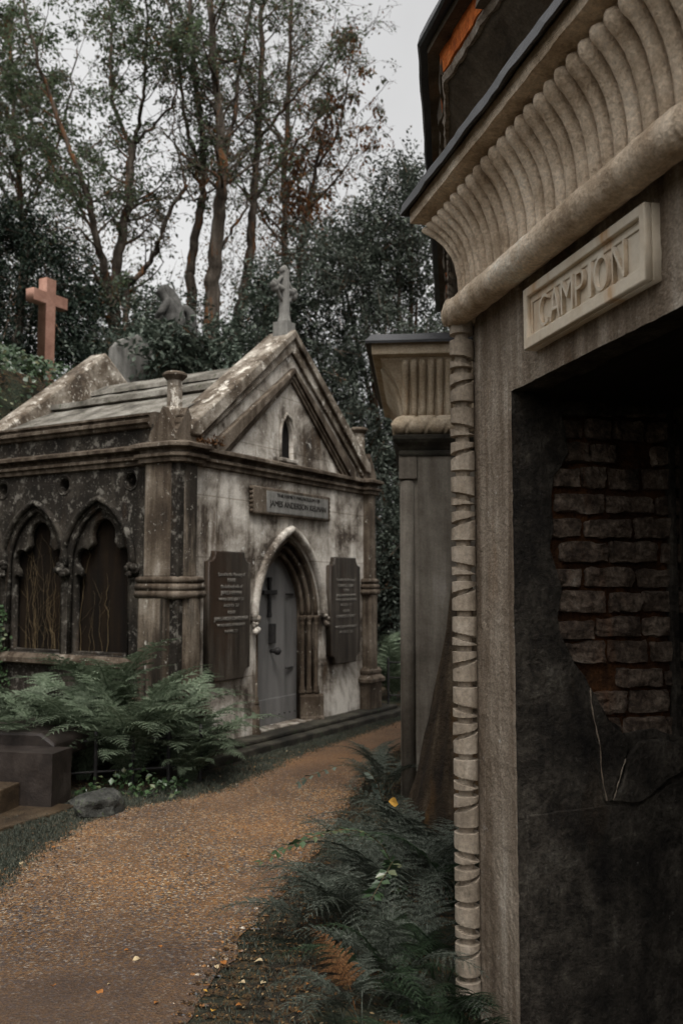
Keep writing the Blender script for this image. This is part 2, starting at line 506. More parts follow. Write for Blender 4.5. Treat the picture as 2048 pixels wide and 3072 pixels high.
def text_mesh(body, size, depth, bevel=0.0, width=None, space=1.0, off=0.0):
    cu = bpy.data.curves.new("tmp", 'FONT')
    cu.body = body
    cu.size = size
    cu.align_x = 'CENTER'
    cu.align_y = 'CENTER'
    cu.extrude = depth / 2
    cu.bevel_depth = bevel
    cu.offset = off
    cu.space_character = space
    me = curve_mesh(cu, depth)
    if width:
        xs = [vv.co.x for vv in me.vertices]
        k = width / (max(xs) - min(xs))
        for vv in me.vertices:
            vv.co.x *= k
    return me


def join_meshes(ms):
    bm = bmesh.new()
    for m_ in ms:
        bm.from_mesh(m_)
        bpy.data.meshes.remove(m_)
    me = bpy.data.meshes.new("joined")
    bm.to_mesh(me)
    bm.free()
    return me


def arch(w, z0, rise, n=12, zb=None):
    """pointed arch outline from bottom left up and over (x,z)"""
    c = (rise * rise - w * w) / (2 * w)
    Rr = w + c
    a1 = math.atan2(rise, c)
    left = [(c - Rr * math.cos(a1 * k / n), z0 + Rr * math.sin(a1 * k / n)) for k in range(n + 1)]
    right = [(-x, z) for x, z in left[-2::-1]]
    pts = left + right
    if zb is not None:
        pts = [(-w, zb)] + pts + [(w, zb)]
    return pts


def rough_verts(bm, amp, scale, seed=0):
    off = Vector((seed * 7.3, seed * 3.1, seed * 1.7))
    for vv in bm.verts:
        vv.co += noise.noise_vector(vv.co * scale + off) * amp


# ================================================================== LIGHT
W = bpy.data.worlds.new("World")
SC.world = W
W.use_nodes = True
wt = W.node_tree
wt.nodes.clear()
wo = wt.nodes.new("ShaderNodeOutputWorld")
bg = wt.nodes.new("ShaderNodeBackground")
sky = wt.nodes.new("ShaderNodeTexSky")
sky.sky_type = 'NISHITA'
sky.sun_disc = False
SUN_EL, SUN_AZ = math.radians(60), math.radians(172)
sky.sun_elevation = SUN_EL
sky.sun_rotation = SUN_AZ
sky.air_density = 1.6
sky.dust_density = 6.0
hs = wt.nodes.new("ShaderNodeHueSaturation")
hs.inputs["Saturation"].default_value = .05
wt.links.new(sky.outputs[0], hs.inputs["Color"])
tc = wt.nodes.new("ShaderNodeTexCoord")
cl = wt.nodes.new("ShaderNodeTexNoise")
cl.inputs["Scale"].default_value = 2.2
cl.inputs["Detail"].default_value = 5
wt.links.new(tc.outputs["Generated"], cl.inputs["Vector"])
cr = wt.nodes.new("ShaderNodeValToRGB")
cr.color_ramp.elements[0].position = .3
cr.color_ramp.elements[0].color = (.9, .895, .89, 1)
cr.color_ramp.elements[1].position = .7
cr.color_ramp.elements[1].color = (1.24, 1.225, 1.21, 1)
wt.links.new(cl.outputs["Fac"], cr.inputs[0])
mx = wt.nodes.new("ShaderNodeMix")
mx.data_type = 'RGBA'
mx.blend_type = 'MULTIPLY'
mx.inputs[0].default_value = 1
ci = [i for i in mx.inputs if i.type == 'RGBA']
wt.links.new(hs.outputs[0], ci[0])
wt.links.new(cr.outputs[0], ci[1])
wt.links.new([o_ for o_ in mx.outputs if o_.type == 'RGBA'][0], bg.inputs[0])
bg.inputs[1].default_value = .13
wt.links.new(bg.outputs[0], wo.inputs[0])
sl = bpy.data.lights.new("sun", 'SUN')
sl.energy = .95
sl.angle = math.radians(16)
sl.color = (1, .95, .88)
so = bpy.data.objects.new("sun", sl)
COL.objects.link(so)
so.rotation_euler = (PI / 2 - SUN_EL, 0, PI - SUN_AZ)
SC.view_settings.view_transform = 'Standard'
SC.view_settings.look = 'None'
SC.view_settings.exposure = 0.66

# frames of the two buildings
A0 = math.atan(.585)
UC = Vector((math.sin(A0), math.cos(A0)))
VC = Vector((-UC.y, UC.x))
OC = Vector((-.7994, 9.3844)) + UC * .48
CRZ = math.atan2(UC.y, UC.x)


def ch(x, y, z=0):
    p = OC + UC * x + VC * y
    return Vector((p.x, p.y, z))


UR = Vector((-.23073, .97302))
NR = Vector((-.97302, -.23073))
CC = Vector((.5184, 3.9))
TRZ = math.atan2(UR.y, UR.x)


def smooth(a, b_, x):
    t = max(0.0, min(1.0, (x - a) / (b_ - a)))
    return t * t * (3 - 2 * t)


def ground_h(x, y):
    p = Vector((x, y)) - OC
    xl, yl = p.dot(UC), p.dot(VC)
    h = 4.3 * smooth(2.95, 3.9, yl) + .09 * max(0, min(yl - 4.3, 40)) + .5 * smooth(4.0, 6, yl) * smooth(3, -3, xl)
    h *= smooth(7, 3.4, xl)
    h -= .22 * smooth(.12, .42, x) * smooth(4.7, 3.8, y) * smooth(-9, -6, y)
    h += (noise.noise(Vector((x * .7, y * .7, 0))) * .05 + noise.noise(Vector((x * 2.3, y * 2.3, 4))) * .02) * smooth(.2, 1.2, abs(x + .6) * .6 + .1) * .6
    return h


# ================================================================== GROUND
def build_ground():
    def axis(lo, hi, step, far):
        a = []
        xx = lo
        while xx < hi:
            a.append(xx)
            xx += step
        t = step
        pos = hi
        while pos < far:
            a.append(pos)
            t *= 1.3
            pos += t
        a.append(far)
        t = step
        pos = lo - step
        pre = []
        while pos > -far:
            pre.append(pos)
            t *= 1.3
            pos -= t
        pre.append(-far)
        return pre[::-1] + a
    xs = axis(-9, 7, .22, 900)
    ys = axis(0, 18, .22, 900)
    vs = [(x, y, ground_h(x, y)) for y in ys for x in xs]
    nx = len(xs)
    fs = [(j * nx + i, j * nx + i + 1, (j + 1) * nx + i + 1, (j + 1) * nx + i) for j in range(len(ys) - 1) for i in range(nx - 1)]
    me = bpy.data.meshes.new("ground")
    me.from_pydata(vs, [], fs)
    me.shade_smooth()
    tag(link("ground", me, 'soil'), kind='structure')


build_ground()
PATH_L = [(-1.35, .5), (-1.55, 2.4), (-1.80, 3.6), (-1.83, 5.0), (-1.86, 5.6), (-1.77, 6.35), (-1.58, 6.72), (-1.31, 6.97), (-.98, 7.28), (-.72, 7.91), (-.42, 8.82), (-.02, 9.6), (.5, 10.6), (1.1, 11.8), (1.9, 13.2)]
PATH_R = [(-.2, .5), (-.38, 2.4), (-.56, 3.5), (-.52, 3.85), (-.38, 4.65), (-.14, 5.6), (.0, 6.6), (.2, 7.6), (.36, 8.6), (.75, 9.6), (1.25, 10.6), (1.9, 11.6), (2.7, 12.8)]


def resample(pl, n):
    P = [Vector(p) for p in pl]
    L = [0]
    for a, b_ in zip(P, P[1:]):
        L.append(L[-1] + (b_ - a).length)
    out = []
    for k in range(n):
        t = L[-1] * k / (n - 1)
        i = max(j for j in range(len(P) - 1) if L[j] <= t + 1e-9)
        out.append(P[i].lerp(P[i + 1], (t - L[i]) / max(1e-9, L[i + 1] - L[i])))
    return out


NL = 150
PL, PR = resample(PATH_L, NL), resample(PATH_R, NL)


def path_h(p):
    return ground_h(p.x, p.y)


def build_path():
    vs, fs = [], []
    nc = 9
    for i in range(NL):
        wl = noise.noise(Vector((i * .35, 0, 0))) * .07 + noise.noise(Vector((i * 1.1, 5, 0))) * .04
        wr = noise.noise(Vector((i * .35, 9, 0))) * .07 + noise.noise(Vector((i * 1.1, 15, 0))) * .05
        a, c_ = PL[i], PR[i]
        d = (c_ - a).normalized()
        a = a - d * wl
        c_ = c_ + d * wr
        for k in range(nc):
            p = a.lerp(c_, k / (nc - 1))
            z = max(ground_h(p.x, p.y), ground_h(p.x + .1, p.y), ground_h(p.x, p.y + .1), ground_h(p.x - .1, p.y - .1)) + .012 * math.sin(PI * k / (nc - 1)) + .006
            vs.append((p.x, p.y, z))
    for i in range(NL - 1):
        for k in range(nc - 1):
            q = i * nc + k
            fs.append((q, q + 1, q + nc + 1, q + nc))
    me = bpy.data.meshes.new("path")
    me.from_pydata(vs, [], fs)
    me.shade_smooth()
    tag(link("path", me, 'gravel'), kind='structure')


build_path()

# ================================================================== CHAPEL MAUSOLEUM
HW = 1.80          # half width
CL = 2.85          # length of the body
ch_o = thing("chapel_mausoleum", "stained gothic chapel mausoleum with steep gable, grey pointed door and cross on top", "mausoleum", (OC.x, OC.y, 0), CRZ)

# front wall with gable
door_hole = arch(.60, 1.26, .86, 12, .12)
lan = arch(.115, 3.16, .26, 8, 2.95)
lan = [(x - .045, z) for x, z in lan]
front = [(-HW, .12), (HW, .12), (HW, 2.9), (1.62, 2.98), (0, 4.22), (-1.62, 2.98), (-HW, 2.9)]
slab("front_wall", front, [[(-.6, .121)] + door_hole[1:-1] + [(.6, .121)], lan], 0, .26, 'chapel_front', ch_o, .008)
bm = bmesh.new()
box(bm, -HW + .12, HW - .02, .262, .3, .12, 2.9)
box(bm, -.4, .4, .262, .3, 2.9, 3.6)  # black backing stands in for the dark interior behind the lancet
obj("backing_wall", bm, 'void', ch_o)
# side wall (left), built in x,z then turned: x'->y
win_c = [.985, 1.86, 2.735]
WHW, WSP, WRISE, WSILL = .412, 1.80, .575, .93
holes = []
for c_ in win_c:
    holes.append([(x + c_, z) for x, z in arch(WHW, WSP, WRISE, 10, WSILL)])
for c_ in (.587, 1.463, 2.356, 3.2):
    holes.append([(c_ + .075 * math.cos(2 * PI * k / 16), 2.58 + .075 * math.sin(2 * PI * k / 16)) for k in range(16)])


def side_slab(name, outl, hl, x0, depth, mat, par, bevel=0.0):
    me = plate(outl, hl, depth, bevel)
    # (x,y,z) -> (x0 + y, x, z)
    me.transform(Matrix(((0, 1, 0, x0), (1, 0, 0, 0), (0, 0, 1, 0), (0, 0, 0, 1))))
    me.flip_normals()
    me.name = name
    return link(name, me, mat, par)


SL = 3.75
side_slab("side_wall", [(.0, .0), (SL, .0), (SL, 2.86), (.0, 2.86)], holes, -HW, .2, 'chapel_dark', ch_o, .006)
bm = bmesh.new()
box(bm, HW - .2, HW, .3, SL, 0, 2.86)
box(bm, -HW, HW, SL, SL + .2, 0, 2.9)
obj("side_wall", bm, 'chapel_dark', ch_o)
bm = bmesh.new()
box(bm, -HW + .17, -HW + .19, .3, SL, .3, 2.8)
obj("blind_panel", bm, 'panel', ch_o)


def trefoil(c_):
    w = WHW - .04

    def arc(cx, cz, r, a, b_, n=7):
        return [(cx + r * math.cos(math.radians(a + (b_ - a) * k / n)), cz + r * math.sin(math.radians(a + (b_ - a) * k / n))) for k in range(n + 1)]
    half = [(-w, WSILL + .02)] + arc(-w + .05, 1.66, .05, 180, 60, 5) + arc(-w + .11, 1.85, .115, 238, 62, 9) + arc(0, 2.08, .165, 205, 95, 7) + [(0, 2.26)]
    full = half + [(-x, z) for x, z in half[-2::-1]]
    return [(x + c_, z) for x, z in full]


for c_ in win_c:
    outl = [(x + c_, z) for x, z in arch(WHW - .02, WSP, WRISE - .03, 10, WSILL)]
    side_slab("window_tracery", outl, [trefoil(c_)], -HW + .06, .07, 'chapel_dark', ch_o, .012)
    # hood mould
    bm = bmesh.new()
    hp = arch(WHW + .05, WSP - .02, WRISE + .07, 10)
    tube(bm, [(-HW - .02, c_ + x, z) for x, z in hp], .03, 7)
    hp = arch(WHW - .02, WSP, WRISE - .02, 10, WSILL)
    tube(bm, [(-HW + .025, c_ + x, z) for x, z in hp], .024, 6)
    obj("hood_mould", bm, 'chapel_dark', ch_o, True)
for c_ in (win_c[0] - WHW - .05, (win_c[0] + win_c[1]) / 2, (win_c[1] + win_c[2]) / 2):
    bm = bmesh.new()
    for k in range(7):
        r_ = bmesh.ops.create_icosphere(bm, subdivisions=1, radius=rnd.uniform(.03, .05))
        bmesh.ops.translate(bm, verts=r_['verts'], vec=(-HW - .045 + rnd.uniform(-.02, .02), c_ + rnd.uniform(-.05, .05), 1.76 + rnd.uniform(-.07, .07)))
    obj("carved_boss", bm, 'chapel_dark', ch_o, True)
bm = bmesh.new()
sweep(bm, [(-HW, .42), (-HW, 3.3)], [(0, .82), (-.0, .93), (.03, .93), (.07, .885), (.07, .84), (.03, .82)], -1)
obj("window_sill", bm, 'chapel_trim', ch_o)
for zc, r_ in ((2.58, .095),):
    for c_ in (.587, 1.463, 2.356):
        bm = bmesh.new()
        tube(bm, [(-HW + .0, c_ + r_ * math.cos(2 * PI * k / 18), zc + r_ * math.sin(2 * PI * k / 18)) for k in range(19)], .009, 6, False)
        obj("vent_ring", bm, 'chapel_dark', ch_o, True)

# corner pilasters
def pilaster(sx):
    bm = bmesh.new()
    for z0, z1, g in ((.12, 1.50, .03), (1.66, 2.75, .0)):
        for (a, b_, c_, d) in ((HW - .17 - g, HW - .01, -.085 - g, .1), (HW - .1, HW + .09 + g, .04, .34 + g)):
            x0, x1 = sorted((sx * a, sx * b_))
            box(bm, x0, x1, c_, d, z0, z1)
    obj("pilaster", bm, 'chapel_brown', ch_o, bevel=.025)
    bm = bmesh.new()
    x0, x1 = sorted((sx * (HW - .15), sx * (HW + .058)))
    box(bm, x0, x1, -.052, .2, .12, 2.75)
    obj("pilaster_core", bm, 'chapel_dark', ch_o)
    # band of three rolls
    bm = bmesh.new()
    pth = [(sx * (HW - .2), 0.05), (sx * (HW - .2), -.085), (sx * (HW + .0), -.085), (sx * (HW + .09), .02), (sx * (HW + .09), .36), (sx * (HW - .1), .36)]
    for zc, rr in ((1.645, .032), (1.58, .038), (1.515, .042)):
        sweep(bm, pth, circ(.005, zc, rr, 8), 1 if sx > 0 else -1)
    box(bm, *sorted((sx * (HW - .19), sx * (HW + .02))), -.08, .3, 1.48, 1.68)
    obj("band_mould", bm, 'chapel_trim', ch_o, True)
    # base
    bm = bmesh.new()
    g = [(0, .12), (0, .58), (.02, .6), (.02, .64), (-.02, .68), (-.1, .68), (-.1, .12)]
    pth2 = [(sx * (HW - .26), .05), (sx * (HW - .26), -.13), (sx * (HW + .05), -.13), (sx * (HW + .15), .0), (sx * (HW + .15), .42), (sx * (HW - .1), .42)]
    sweep(bm, pth2, [(0, .12), (0, .42), (.04, .44), (.04, .475), (-.01, .52), (.0, .55), (.0, .575), (-.07, .62), (-.1, .62), (-.1, .12)], 1 if sx > 0 else -1)
    box(bm, *sorted((sx * (HW - .2), sx * (HW + .1))), -.09, .36, .12, .6)
    obj("pilaster_base", bm, 'chapel_trim', ch_o)


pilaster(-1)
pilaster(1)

# string course, wrapping front and side, breaking forward at the corner
sc = [(0, 2.70), (.03, 2.71), (.03, 2.745), (.055, 2.76), (.055, 2.785), (.015, 2.80), (.02, 2.825), (.085, 2.845), (.085, 2.875), (0, 2.905), (-.05, 2.905), (-.05, 2.70)]
pth = [(-HW, 3.4), (-HW, .36), (-HW - .09, .36), (-HW - .09, .0), (-HW - .02, -.085), (-HW + .2, -.085), (-HW + .2, 0), (HW - .2, 0), (HW - .2, -.085), (HW + .02, -.085), (HW + .09, 0), (HW + .09, .36), (HW, .36), (HW, 3.4)]
bm = bmesh.new()
sweep(bm, pth, sc, 1)
obj("string_course", bm, 'chapel_trim', ch_o)
# side parapet and cornice
for sx in (-1, 1):
    bm = bmesh.new()
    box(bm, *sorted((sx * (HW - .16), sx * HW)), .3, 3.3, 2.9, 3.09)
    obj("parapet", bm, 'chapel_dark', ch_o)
    bm = bmesh.new()
    sweep(bm, [(sx * HW, .34), (sx * HW, 3.32)], [(0, 3.055), (.03, 3.06), (.04, 3.085), (.07, 3.10), (.07, 3.13), (.03, 3.145), (.035, 3.165), (.055, 3.17), (.055, 3.19), (-.05, 3.215), (-.18, 3.215), (-.18, 3.055)], sx)
    obj("cornice", bm, 'chapel_trim', ch_o)

# roof slabs
RZ = 3.98
bm = bmesh.new()
for sx in (-1, 1):
    a = [(sx * 1.72, 3.17), (0, RZ), (0, RZ - .1), (sx * 1.72, 3.05)]
    vs1 = [bm.verts.new((x, .2, z)) for x, z in a]
    vs2 = [bm.verts.new((x, 2.75, z)) for x, z in a]
    for k in range(4):
        bm.faces.new((vs1[k], vs1[(k + 1) % 4], vs2[(k + 1) % 4], vs2[k]))
bmesh.ops.subdivide_edges(bm, edges=bm.edges[:], cuts=14, use_grid_fill=True)
rough_verts(bm, .012, 5, 2)
rf = obj("roof", bm, 'roof', ch_o)
bm = bmesh.new()
sweep(bm, [(0, .2), (0, 2.75)], [(-.26, 3.88), (-.24, 3.93), (0, 4.05), (.24, 3.93), (.26, 3.88)], 1)
bmesh.ops.subdivide_edges(bm, edges=bm.edges[:], cuts=6, use_grid_fill=True)
rough_verts(bm, .008, 6, 3)
obj("ridge_cap", bm, 'roof', ch_o)
bm = bmesh.new()
sweep(bm, [(-.8, .3), (-.8, 2.7)], [(-.09, 3.60), (-.08, 3.66), (.09, 3.60), (.12, 3.54)], 1)
obj("roof_roll", bm, 'roof', ch_o)


def gable_coping(name, y0, dep, apex, foot, hw, thick, mat, bev=.012):
    k = (apex - foot) / hw
    t = thick * math.sqrt(1 + k * k)
    o_ = [(-hw, foot - .02), (-hw, foot + .06), (0, apex), (hw, foot + .06), (hw, foot - .02), (hw - .1, foot - .02), (0, apex - t), (-hw + .1, foot - .02)]
    return slab(name, o_, [], y0, dep, mat, ch_o, bev)


gable_coping("gable_coping", -.035, .30, 4.30, 2.96, 1.66, .13, 'coping')
# thin weathered cap on the coping
gable_coping("coping_cap", -.075, .36, 4.345, 3.01, 1.69, .045, 'coping', .015)
# raised inner moulding
k_ = (3.90 - 2.91) / 1.33
for dz, y0, th, mt_ in ((0, -.07, .03, 'chapel_trim'), (-.055, -.045, .024, 'chapel_trim'), (-.10, -.03, .02, 'chapel_trim')):
    gable_coping("gable_mould", y0, -y0 + .0, 3.93 + dz, 2.90, 1.33 + dz * 1.2, th, mt_, .01)
# back gable
slab("back_gable", [(-1.62, 2.86), (-1.62, 3.2), (-1.45, 3.32), (0, 4.43), (1.45, 3.32), (1.62, 3.2), (1.62, 2.86)], [], 2.72, .3, 'coping', ch_o, .03)
bm = bmesh.new()
for sx in (-1, 1):
    sweep(bm, [(sx * (HW - .05), 2.76), (sx * (HW - .05), 3.35)], [(-.1, 2.9), (-.1, 3.2), (.05, 3.2), (.05, 2.9)], sx)
obj("back_kneeler", bm, 'coping', ch_o)

# lancet
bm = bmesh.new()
box(bm, -.165, .075, .05, .08, 2.93, 3.44)  # dark pane inside the lancet, painted in place of its shaded depth
obj("lancet_dark_pane", bm, 'void', ch_o)
bm = bmesh.new()
tube(bm, [(x * 1.05 - .045 * -.05, -.004, z) for x, z in [(x_ + (-.02 if x_ < -.045 else .02), z_ + .01) for x_, z_ in lan]], .02, 6)
obj("lancet_mould", bm, 'chapel_front', ch_o, True)
bm = bmesh.new()
box(bm, -.2, .12, -.035, .06, 2.905, 2.95)
obj("lancet_sill", bm, 'chapel_front', ch_o, bevel=.01)

# corner gablets with octagonal posts
for sx in (-1, 1):
    cx = sx * (HW - .06)
    cy = .12
    bm = bmesh.new()
    w_ = .155
    # four-gabled block: ridge cross
    prof = [(-w_, 2.905), (w_, 2.905), (w_, 2.96), (0, 3.22), (-w_, 2.96)]
    for ax in (0, 1):
        r1 = [bm.verts.new((cx + a, cy - w_ - .005, z) if ax == 0 else (cx - w_ - .005, cy + a, z)) for a, z in prof]
        r2 = [bm.verts.new((cx + a, cy + w_ + .005, z) if ax == 0 else (cx + w_ + .005, cy + a, z)) for a, z in prof]
        for k in range(5):
            bm.faces.new((r1[k], r1[(k + 1) % 5], r2[(k + 1) % 5], r2[k]))
        bm.faces.new(r1[::-1])
        bm.faces.new(r2)
    obj("gablet", bm, 'chapel_trim', ch_o)
    bm = bmesh.new()
    for zz in (3.0, 3.07, 3.14):
        f_ = (3.22 - zz) / .26
        box(bm, cx - w_ * f_ - .012, cx + w_ * f_ + .012, cy - w_ * 1.02, cy + w_ * 1.02, zz - .012, zz + .012)
    obj("gablet_tiles", bm, 'chapel_trim', ch_o, bevel=.006)
    bm = bmesh.new()
    lathe(bm, [(.092, 3.0), (.092, 3.2), (.074, 3.235), (.072, 3.50)], (cx, cy), 8, PI / 8)
    p_ = obj("post", bm, 'coping', ch_o)
    bm = bmesh.new()
    lathe(bm, [(.075, 3.485), (.10, 3.51), (.115, 3.525), (.115, 3.542), (.09, 3.56), (.04, 3.565)], (cx, cy), 16, 0)
    obj("post_cap", bm, 'chapel_trim', p_)

# ridge cross
bm = bmesh.new()
box(bm, -.085, .085, -.01, .17, 4.2, 4.46)
lathe(bm, [(.08, 4.46), (.066, 4.52), (.06, 4.56), (.054, 5.04), (.03, 5.05)], (0, .08), 8, PI / 8)
cr_ = obj("ridge_cross", bm, 'headstone', ch_o)
bm = bmesh.new()
tube(bm, [(-.17, .08, 4.83), (.17, .08, 4.83)], [.04, .04], 8)
for cx, cz in ((-.17, 4.83), (.17, 4.83), (0, 5.03)):
    for da in (-70, 0, 70):
        a = math.radians(da) + (0 if cx > 0 else PI if cx < 0 else PI / 2)
        r_ = bmesh.ops.create_icosphere(bm, subdivisions=2, radius=.042)
        bmesh.ops.translate(bm, verts=r_['verts'], vec=(cx + .035 * math.cos(a), .08, cz + .035 * math.sin(a)))
tube(bm, [(.135 * math.cos(2 * PI * k / 20), .08, 4.83 + .135 * math.sin(2 * PI * k / 20)) for k in range(21)], .022, 6, False)
rough_verts(bm, .008, 14, 2)
obj("cross_head", bm, 'headstone', cr_, True)

# door surround: stepped orders
bm = bmesh.new()
tube(bm, [(x, -.03, z) for x, z in arch(.665, 1.24, .95, 16)], .045, 8)
obj("hood_mould", bm, 'chapel_front', ch_o, True)
for (w, rise, y0, dp, mt_) in ((.605, .865, .03, .05, 'chapel_trim'), (.545, .79, .085, .05, 'chapel_trim'), (.485, .715, .135, .06, 'chapel_trim')):
    outer = arch(.65, 1.26, .93, 14, .125)
    inner = arch(w - .03, 1.26, rise - .035, 14, .125)
    ring = outer + [(x, z) for x, z in inner[::-1]]
    slab("door_order", ring, [], y0, dp, mt_, ch_o, .006)
    bm = bmesh.new()
    tube(bm, [(x, y0 - .005, z) for x, z in arch(w - .03, 1.26, rise - .035, 14)], .026, 8)
    obj("arch_roll", bm, mt_, ch_o, True)
for sx in (-1, 1):
    for w, y in ((.575, .03), (.515, .085), (.455, .135)):
        bm = bmesh.new()
        lathe(bm, [(.04, .40), (.04, .43), (.03, .45), (.036, .47), (.024, .49), (.024, 1.16), (.03, 1.175), (.024, 1.185), (.028, 1.20), (.042, 1.235), (.046, 1.262)], (sx * w, y - .012), 12)
        obj("jamb_shaft", bm, 'chapel_trim', ch_o, True)
    bm = bmesh.new()
    sweep(bm, [(sx * .63, -.03), (sx * .55, .02), (sx * .43, .135)], [(-.06, .12), (-.06, .40), (.02, .40), (.035, .37), (.035, .16), (.05, .14), (.05, .12)], -sx)
    obj("jamb_base", bm, 'chapel_trim', ch_o)
    bm = bmesh.new()
    for k in range(9):
        r_ = bmesh.ops.create_icosphere(bm, subdivisions=1, radius=rnd.uniform(.022, .04))
        bmesh.ops.translate(bm, verts=r_['verts'], vec=(sx * .675 + rnd.uniform(-.03, .03), -.05 + rnd.uniform(-.02, .02), 1.2 + rnd.uniform(-.075, .075)))
    obj("carved_boss", bm, 'chapel_front', ch_o, True)

# door leaf
dl = slab("door", arch(.455, 1.26, .70, 14, .125), [], .2, .04, 'door', ch_o, .004)
bm = bmesh.new()
box(bm, -.44, .44, .188, .2, .13, .40)
obj("kick_plate", bm, 'door', dl, bevel=.004)
bm = bmesh.new()
for k in range(9):
    r_ = bmesh.ops.create_icosphere(bm, subdivisions=1, radius=.009)
    bmesh.ops.translate(bm, verts=r_['verts'], vec=(-.4 + .1 * k, .186, .22))
obj("rivets", bm, 'iron', dl)
DX = -.10
bm = bmesh.new()
box(bm, DX - .018, DX + .018, .165, .2, 1.28, 1.66)
box(bm, DX - .10, DX + .10, .166, .2, 1.50, 1.545)
for x, z in ((DX - .1, 1.522), (DX + .1, 1.522), (DX, 1.66), (DX, 1.28)):
    box(bm, x - .024, x + .024, .163, .2, z - .024, z + .024)
obj("door_cross", bm, 'iron', dl, bevel=.006)
bm = bmesh.new()
box(bm, DX + .0, DX + .085, .15, .2, .98, 1.19)
obj("lock_plate", bm, 'iron', dl, bevel=.008)
bm = bmesh.new()
tube(bm, [(DX + .05, .2, .90), (DX + .05, .12, .90)], [.02, .02], 8)
r_ = bmesh.ops.create_uvsphere(bm, u_segments=12, v_segments=8, radius=.042)
bmesh.ops.translate(bm, verts=r_['verts'], vec=(DX + .05, .11, .90))
obj("door_knob", bm, 'iron', dl, True)
bm = bmesh.new()
tube(bm, [(.36, .19, 1.50), (.2, .17, 1.5)], .012, 6)
tube(bm, [(.36, .19, .7), (.2, .17, .7)], .012, 6)
obj("hinge", bm, 'iron', dl)


# tablets
def notched(x0, x1, z0, z1, r):
    pts = []
    for cx, cz, a0 in ((x0, z0, 90), (x1, z0, 180), (x1, z1, 270), (x0, z1, 360)):
        seq = [(cx + r * math.cos(math.radians(a0 - 90 * k / 5)), cz + r * math.sin(math.radians(a0 - 90 * k / 5))) for k in range(6)]
        pts += seq
    return pts


def lines(par, cx, y, ls, mat):
    for z, s, w, t in ls:
        m_ = text_mesh(t, s, .006, 0, w)
        m_.transform(Matrix.Translation((cx, y - .003, z)))
        link("inscription_line", m_, mat, par)


t1 = slab("memorial_tablet", notched(-1.43, -.80, .71, 1.91, .1), [], -.07, .07, 'tablet', ch_o, .012)
lines(t1, -1.10, -.073, [(1.70, .05, .42, "Sacred to the Memory of"), (1.645, .055, .13, "MARIE"), (1.585, .05, .34, "the beloved wife of"), (1.525, .05, .32, "JAMES A KELMAN"),
                         (1.465, .04, .40, "WHO DIED JULY 27"), (1.405, .04, .24, "AGED 37"), (1.34, .04, .12, "ALSO OF"), (1.28, .052, .52, "JAMES ANDERSON KELMAN"),
                         (1.22, .04, .44, "WHO DIED FEBRUARY"), (1.16, .04, .2, "IN HIS 77")], 'pale_letter')
t2 = slab("memorial_tablet", notched(.76, 1.42, .71, 1.91, .1), [], -.07, .07, 'tablet', ch_o, .012)
lines(t2, 1.09, -.073, [(1.66, .045, .44, "Sacred to the Memory of"), (1.59, .05, .38, "CHARLES STUART"), (1.54, .04, .12, "SON OF"), (1.48, .04, .44, "JAMES AND MARIE KELMAN"),
                        (1.43, .04, .48, "WHO DIED NOVEMBER"), (1.37, .04, .26, "AGED 17"), (1.30, .04, .14, "ALSO OF"), (1.24, .045, .44, "CHARLES STUART"), (1.12, .04, .5, "WHO DIED FEBRUARY"), (1.06, .04, .3, "AGED 31")], 'pale_letter')
np_ = slab("name_panel", [(-.72, 2.335), (.74, 2.335), (.74, 2.585), (-.72, 2.585)], [], -.055, .055, 'chapel_trim', ch_o, .015)
for cx in (-.735, .755):
    bm = bmesh.new()
    for k in range(6):
        r_ = bmesh.ops.create_icosphere(bm, subdivisions=1, radius=.026)
        bmesh.ops.translate(bm, verts=r_['verts'], vec=(cx, -.03, 2.345 + .046 * k))
    obj("scroll_end", bm, 'chapel_trim', np_, True)
slab("text_field", [(-.5, 2.35), (.70, 2.35), (.70, 2.56), (-.5, 2.56)], [], -.06, .03, 'headstone', np_, .004)
lines(np_, .10, -.062, [(2.53, .05, .84, "THE FAMILY MAUSOLEUM OF"), (2.44, .085, 1.1, "JAMES ANDERSON KELMAN")], 'dark_letter')

# platform step
bm = bmesh.new()
box(bm, -HW - .35, HW + .5, -.33, SL, -.1, .075)
box(bm, -HW - .2, HW + .35, -.2, SL, .075, .118)
bmesh.ops.subdivide_edges(bm, edges=[e for e in bm.edges if e.calc_length() > 1], cuts=30, use_grid_fill=True)
rough_verts(bm, .008, 5, 6)
obj("platform_step", bm, 'step', ch_o, bevel=.012)
def bez(pl, n):
    P = [Vector(p) for p in pl]
    out = []
    for i in range(len(P) - 1):
        p0, p1, p2, p3 = P[max(0, i - 1)], P[i], P[i + 1], P[min(len(P) - 1, i + 2)]
        for k in range(n):
            t = k / n
            out.append(.5 * ((2 * p1) + (p2 - p0) * t + (2 * p0 - 5 * p1 + 4 * p2 - p3) * t * t + (3 * p1 - p0 - 3 * p2 + p3) * t ** 3))
    return out + [P[-1]]



